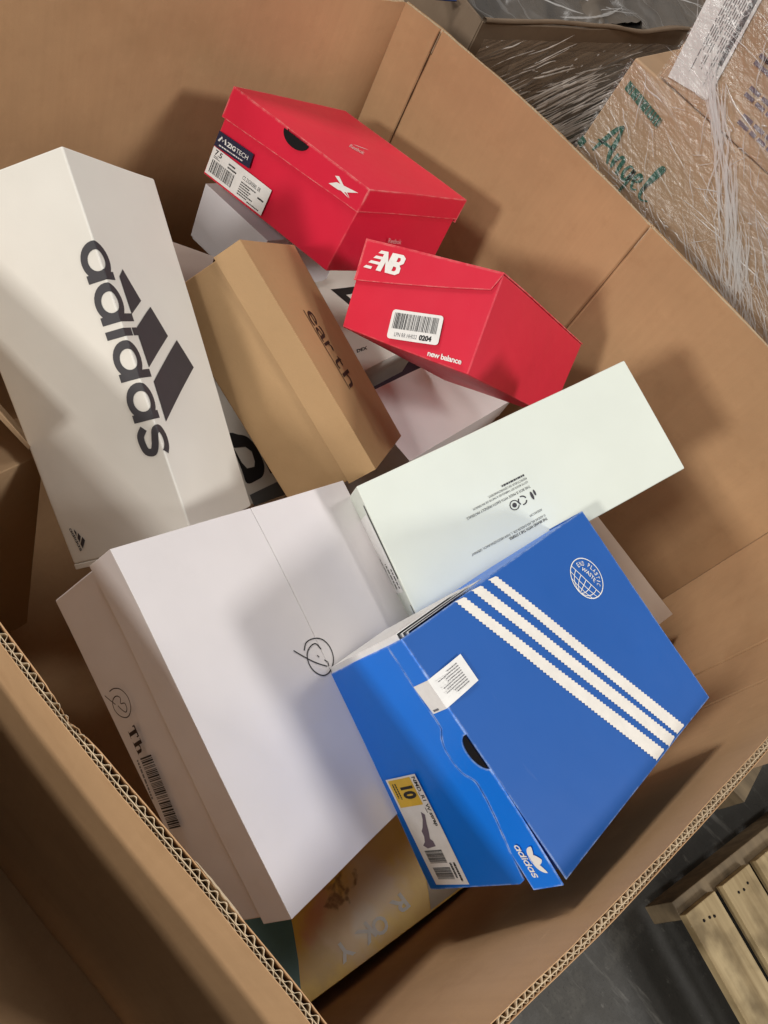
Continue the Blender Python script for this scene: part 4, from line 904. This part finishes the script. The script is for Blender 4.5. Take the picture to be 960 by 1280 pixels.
# right stack: cartons on a pallet under film, face towards the bin at y = 1.45
zr = lambda z: HC+z
st = thing('wrapped_pallet_load', 'stack of brown cartons bound in clear stretch film behind the bin', 'pallet load', (.2, 1.9, 0))
def wl(o): o.location = o.location-Vector((.2, 1.9, 0)); return o
def wbox(name, mat, lo, hi, parent, jig=.003, bev=.004, off=Vector((.2, 1.9, 0))):
    o = slab(name, mat, Vector(lo)-off, Vector(hi)-off, parent, bev, jig); return o
random.seed(11)
cart = {}
for q, (x0, x1, z0, z1) in enumerate(((-.468, .16, -1.02, -.462), (.165, .79, -1.02, -.47), (-.468, .16, -1.47, -1.025), (.165, .79, -1.47, -1.025), (-.412, .20, -.458, -.06), (.205, .80, -.458, -.06))):
    cart[q] = wbox('carton', M['carton'], (x0, 1.462+.006*(q % 2), zr(z0)), (x1, 2.3, zr(z1)), st)
SOFF = Vector((.2, 1.9, 0))
def on_face(name, mat, me2d, BL, BR, TL, parent, y=1.4575, dz=0):
    bm = bmesh.new(); bm.from_mesh(me2d); bpy.data.meshes.remove(me2d); a, c, d = Vector(BL), Vector(BR), Vector(TL)
    for v in bm.verts:
        q = a+(c-a)*v.co.x+(d-a)*v.co.y; v.co = Vector((q.x, y, zr(q.y)))-SOFF
    bm.normal_update()
    for f in bm.faces:
        if f.normal.y > 0: f.normal_flip()
    me = bpy.data.meshes.new(name); bm.to_mesh(me); bm.free(); return link(name, me, mat, parent)
def script_word():
    """a brush-script word, drawn stroke by stroke"""
    S = lambda pts, w=.085: stroke(catmull(pts, 5), w, 1.9, 1.0, True)
    ms = [S([(-.02, .30), (.05, .34), (.14, .38), (.22, .40)]), S([(.0, .0), (.04, .35), (.10, .80), (.15, 1.0)], .1), S([(.15, 1.0), (.18, .6), (.20, .25), (.24, .02)], .11),
          S([(.28, .42), (.29, .2), (.30, .02)], .1), S([(.30, .2), (.34, .42), (.38, .40), (.385, .2), (.40, .02), (.43, .05)], .09),
          S([(.55, .40), (.49, .42), (.46, .22), (.49, .03), (.54, .12), (.555, .42), (.56, .0), (.54, -.3), (.48, -.32)], .085),
          S([(.60, .2), (.66, .26), (.68, .38), (.64, .44), (.61, .25), (.65, .03), (.71, .1)], .085), S([(.76, .2), (.80, .6), (.82, .95), (.78, .9), (.765, .5), (.77, .1), (.82, .0), (.9, .1)], .09)]
    return merge(*ms)
on_face('lettering', M['green_ink'], script_word(), (-.437, -.620), (-.278, -.627), (-.437, -.552), cart[0])
on_face('lettering', M['green_ink'], fine_print(71, 1, 0, 0, 1, 1, .98, .0), (-.452, -.508), (-.362, -.520), (-.452, -.492), cart[0])
on_face('lettering', M['green_ink'], rects([(0, 0, 1, 1)]), (-.47, -.628), (-.458, -.632), (-.468, -.612), cart[0])
for q, z in enumerate((-.36, -.40, -.435)): on_face('lettering', M['violet_ink'], fine_print(80+q, 2, 0, 0, 1, 1, .9, .22), (-.30+.02*q, z), (-.02, z-.004), (-.30+.02*q, z+.022), cart[4])
on_face('lettering', M['violet_ink'], fine_print(85, 8, 0, 0, 1, 1, .8, .3), (-.29, -.35), (-.02, -.355), (-.29, -.26), cart[4])
lb = on_face('shipping_label', M['sticker'], square(), (-.400, -.449), (-.322, -.436), (-.432, -.285), cart[4], 1.4560)
on_face('lettering', M['grime'], merge(turn2d(fine_print(90, 12, .05, .35, .95, .95, .4, .32)), rects([(.84, .3, .93, .96)])), (-.400, -.449), (-.322, -.436), (-.432, -.285), lb, 1.4550)
random.seed(5)
film_sheet('stretch_film', st, Vector((-.470, 1.449, zr(-1.3)))-SOFF, (1.28, 0, 0), (0, 0, .838), 150, 120, .004, 1.0, M['film'])
film_sheet('stretch_film', st, Vector((-.414, 1.449, zr(-.462)))-SOFF, (1.22, 0, 0), (0, 0, .42), 150, 60, .004, 2.0, M['film'])
def strands(name, parent, org, du, dv, dn, areas, seed, mat, flatn=.45):
    """creases and bunched threads of film lying on a face: areas = (u0, u1, v0, v1, count, angle0, angle1, length0, length1, radius0, radius1)"""
    rr = random.Random(seed); bm = bmesh.new(); org, du, dv, dn = (Vector(x) for x in (org, du, dv, dn))
    for u0, u1, v0, v1, cnt, a0, a1, l0, l1, r0, r1 in areas:
        for _ in range(cnt):
            a = rr.uniform(a0, a1); L = rr.uniform(l0, l1)*rr.uniform(.4, 1); r = rr.uniform(r0, r1); u = rr.uniform(u0, u1); v = rr.uniform(v0, v1)
            n = max(4, int(L/.007)); ph = rr.uniform(0, 9); prev = None; bend = rr.uniform(-.25, .25)
            for i in range(n+1):
                t = i/n; aa = a+bend*(t-.5); s_ = L*(t-.5)
                c = org+du*(u+s_*math.cos(aa)+.0012*math.sin(t*9+ph))+dv*(v+s_*math.sin(aa)+.0012*math.cos(t*7+ph))
                wv = min(1, .0012/r); k = max(.05, math.sin(math.pi*t)**.5)*r*(.8+wv*.35*math.sin(t*L*200+ph)+.25*math.sin(t*L*40+ph)+.25*wv*rr.random())
                pn = dv*math.cos(aa)-du*math.sin(aa)
                ring = [bm.verts.new(c+pn*k*x_+dn*(k*flatn*y_+.0002)) for x_, y_ in ((-1, 0), (-.5, .9), (.5, .9), (1, 0))]
                if prev:
                    for q in range(3): bm.faces.new((prev[q], prev[q+1], ring[q+1], ring[q]))
                prev = ring
    bm.normal_update()
    bmesh.ops.recalc_face_normals(bm, faces=bm.faces)
    o = link(name, finish(bm, name, 3.2), mat, parent); o['kind'] = 'stuff'; return o
def strandmat(name, wht, alpha):
    m, n, l, bb = nt(name); bb.inputs['Base Color'].default_value = (wht, wht, wht, 1); bb.inputs['Roughness'].default_value = .22
    bb.inputs['Specular IOR Level'].default_value = 1.0; bb.inputs['Alpha'].default_value = alpha; bb.inputs['Coat Weight'].default_value = .6; bb.inputs['Coat Roughness'].default_value = .12; return m
M['strand'] = strandmat('film_crease', .78, .50); M['strand2'] = strandmat('film_crease_highlight', .97, .92); M['strand3'] = strandmat('film_band', .85, .42)  # the near-white one carries film highlights in its colour
strands('film_creases', st, Vector((0, 1.4425, HC))-SOFF, (1, 0, 0), (0, 0, 1), (0, -1, 0), [
    (-.46, .25, -.72, -.47, 60, -.45, .05, .03, .16, .0004, .0012), (-.40, .25, -.45, -.25, 60, -.6, .1, .03, .16, .0004, .0012),
    (-.42, .1, -.70, -.30, 46, -1.2, -.5, .04, .16, .0004, .0012), (-.38, .25, -.72, -.30, 22, .3, 1.3, .02, .08, .0004, .0010),
    (-.45, -.20, -.66, -.60, 34, -.6, .2, .01, .05, .0004, .0012), (-.16, .10, -.68, -.52, 95, -.72, -.42, .07, .26, .0004, .0015), (-.30, -.02, -.72, -.62, 50, -.65, -.35, .05, .18, .0004, .0012),
    (-.45, .25, -.72, -.28, 70, -1.5, 1.5, .004, .014, .0006, .0016)], 21, M['strand'])
strands('film_band', st, Vector((0, 1.4415, HC))-SOFF, (1, 0, 0), (0, 0, 1), (0, -1, 0), [
    (-.31, -.27, -.45, -.43, 26, -.72, -.62, .12, .24, .0005, .0022), (-.21, -.17, -.53, -.51, 26, -.80, -.68, .12, .26, .0005, .0022), (-.12, -.07, -.61, -.58, 26, -.86, -.72, .12, .26, .0005, .0020), (-.02, .02, -.70, -.66, 22, -.9, -.75, .1, .24, .0004, .0014)], 27, M['strand3'])
# the rope of bunched film running down the face
def rope(pts, w, seed, n=14):
    rr = random.Random(seed); bm = bmesh.new()
    path = [Vector(p) for p in pts]; fullp = []
    for a, c in zip(path, path[1:]): fullp += [a.lerp(c, t/10) for t in range(10)]
    fullp.append(path[-1])
    for s_ in range(n):
        o0 = rr.uniform(-w, w); ph = rr.uniform(0, 6); r_ = rr.uniform(.0004, .0013); ring = []
        for i, p in enumerate(fullp):
            c = p+Vector((o0*(.6+.4*math.sin(i*.12+ph))+.002*math.sin(i*.5+ph), -.004-.004*rr.random()*.3-.003*math.sin(i*.2+ph), 0))
            ring.append([bm.verts.new(c+Vector((r_*math.cos(k*2.09+i*.3), r_*.7*math.sin(k*2.09+i*.3), 0))) for k in range(3)])
        for a, c in zip(ring, ring[1:]):
            for k in range(3): bm.faces.new((a[k], a[(k+1) % 3], c[(k+1) % 3], c[k]))
    return finish(bm, 'film_rope', 3.2)
def ropemat():
    m, n, l, bb = nt('bunched_film'); bb.inputs['Base Color'].default_value = (.75, .75, .76, 1); bb.inputs['Roughness'].default_value = .18
    bb.inputs['Transmission Weight'].default_value = .55; bb.inputs['IOR'].default_value = 1.45; bb.inputs['Specular IOR Level'].default_value = .8; return m
M['rope'] = ropemat()
pallet('wooden_pallet', 'wooden pallet under the film wrapped cartons', (-.50, 1.44, 0), 0, 1.3, .95, 6, .1, mats=('wood2', 'wood2'))

# left stack: a film wrapped bin with a sagging rim
S2 = thing('wrapped_bin', 'brown cardboard bin with a sagging rim, bound in glossy clear film behind the back corner', 'bulk bin', (-.775, 1.49, 0))
S2.rotation_euler.z = math.atan2(.31, .048)-math.pi/2        # local y runs along the visible side, local x outwards
def sheet(name, mat, fun, nu, nv, parent, thick=.006):
    bm = bmesh.new(); vs = [[bm.verts.new(fun(i/nu, j/nv)) for j in range(nv+1)] for i in range(nu+1)]
    for i in range(nu):
        for j in range(nv): bm.faces.new((vs[i][j], vs[i+1][j], vs[i+1][j+1], vs[i][j+1]))
    o = link(name, finish(bm, name, 1.2), mat, parent)
    if thick: s = o.modifiers.new('board', 'SOLIDIFY'); s.thickness = thick; s.offset = 0
    return o
def rimz(t): return zr(-.598)+.004*math.sin(t*9+.4)*min(1, t*3)+.007*noise.noise(Vector((t*7, 1, 2)))
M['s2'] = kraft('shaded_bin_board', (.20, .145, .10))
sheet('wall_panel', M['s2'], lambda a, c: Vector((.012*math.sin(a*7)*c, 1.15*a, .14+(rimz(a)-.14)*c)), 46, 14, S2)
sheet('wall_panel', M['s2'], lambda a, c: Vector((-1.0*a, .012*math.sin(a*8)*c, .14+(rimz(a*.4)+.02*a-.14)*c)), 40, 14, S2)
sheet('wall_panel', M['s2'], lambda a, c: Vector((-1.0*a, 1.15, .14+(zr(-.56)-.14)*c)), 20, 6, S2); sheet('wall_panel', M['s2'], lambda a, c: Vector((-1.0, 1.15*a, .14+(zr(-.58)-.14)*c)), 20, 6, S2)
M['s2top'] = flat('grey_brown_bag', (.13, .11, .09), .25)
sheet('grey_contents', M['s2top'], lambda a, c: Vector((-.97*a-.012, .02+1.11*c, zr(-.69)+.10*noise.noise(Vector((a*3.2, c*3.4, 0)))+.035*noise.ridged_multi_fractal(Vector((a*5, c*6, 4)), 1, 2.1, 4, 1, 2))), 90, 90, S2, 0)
film_sheet('top_film', S2, (-.005, .02, zr(-.606)), (0, 1.12, 0), (-.6, 0, .01), 90, 70, .012, 8.0, M['film2'])
M['bluebag'] = flat('blue_bag', (.02, .045, .22), .4)
sheet('blue_contents', M['bluebag'], lambda a, c: Vector((-.06-.16*a, -.02-.06*math.sin(math.pi*c), zr(-.60)+.04*math.sin(math.pi*a)*math.sin(math.pi*c))), 12, 12, S2, .002)
M['greenlab'] = flat('green_print', (.035, .14, .04), .5); M['greylab'] = flat('grey_print', (.26, .26, .25), .5)
sheet('print_patch', M['greenlab'], lambda a, c: Vector((.016, .52+.24*a, zr(-.89)+.07*c+.09*a)), 4, 4, S2, .001)
sheet('print_patch', M['greylab'], lambda a, c: Vector((.0155, .30+.30*a, zr(-.93)+.19*c+.07*a)), 4, 4, S2, .001)
film_sheet('stretch_film', S2, (.019, 0, zr(-1.3)), (0, 1.15, 0), (0, 0, .68), 120, 100, .006, 3.0, M['film2'])
film_sheet('stretch_film', S2, (.022, .12, zr(-1.2)), (0, 1.02, 0), (0, 0, .56), 120, 100, .006, 5.0, M['film2'])
strands('film_creases', S2, (.0235, 0, HC), (0, 1, 0), (0, 0, 1), (1, 0, 0), [
    (.34, .78, -.96, -.70, 80, .33, .43, .16, .46, .0014, .0055), (.30, .66, -.88, -.72, 40, .34, .42, .12, .34, .0024, .0075), (.08, .5, -.80, -.63, 18, .25, .45, .06, .2, .0008, .003), (.15, .8, -.96, -.64, 34, .2, .48, .06, .22, .0006, .0022),
    (.20, .55, -.76, -.62, 40, -.4, .9, .005, .02, .0006, .0018), (.25, .5, -.74, -.68, 10, .15, .3, .08, .18, .001, .004)], 22, M['strand2'], .28)  # film pleats with their highlight streaks put in as white colour
strands('film_creases', S2, (0, 0, HC-.590), (0, 1, 0), (-1, 0, 0), (0, 0, 1), [(.1, 1.1, .02, .5, 34, -.5, .2, .12, .4, .0012, .006)], 29, M['strand3'], .25)
bm = bmesh.new(); rows = []
for i in range(61):                                   # rolled film edge over the rim
    t = i/60; c = Vector((.004, 1.15*t, rimz(t)+.004)); rows.append([bm.verts.new(c+Vector((.006*math.cos(k*1.26+i*.2), 0, .005*math.sin(k*1.26+i*.2)))) for k in range(5)])
for a, c in zip(rows, rows[1:]):
    for k in range(5): bm.faces.new((a[k], a[(k+1) % 5], c[(k+1) % 5], c[k]))
link('rim_film', finish(bm, 'rim_film', 3.2), M['s2'], S2)
pallet('wooden_pallet', 'wooden pallet under the film wrapped bin', (-1.95, 1.62, 0), math.atan2(.31, .048)-math.pi/2, 1.1, 1.1, 6, .1, mats=('wood2', 'wood2'))
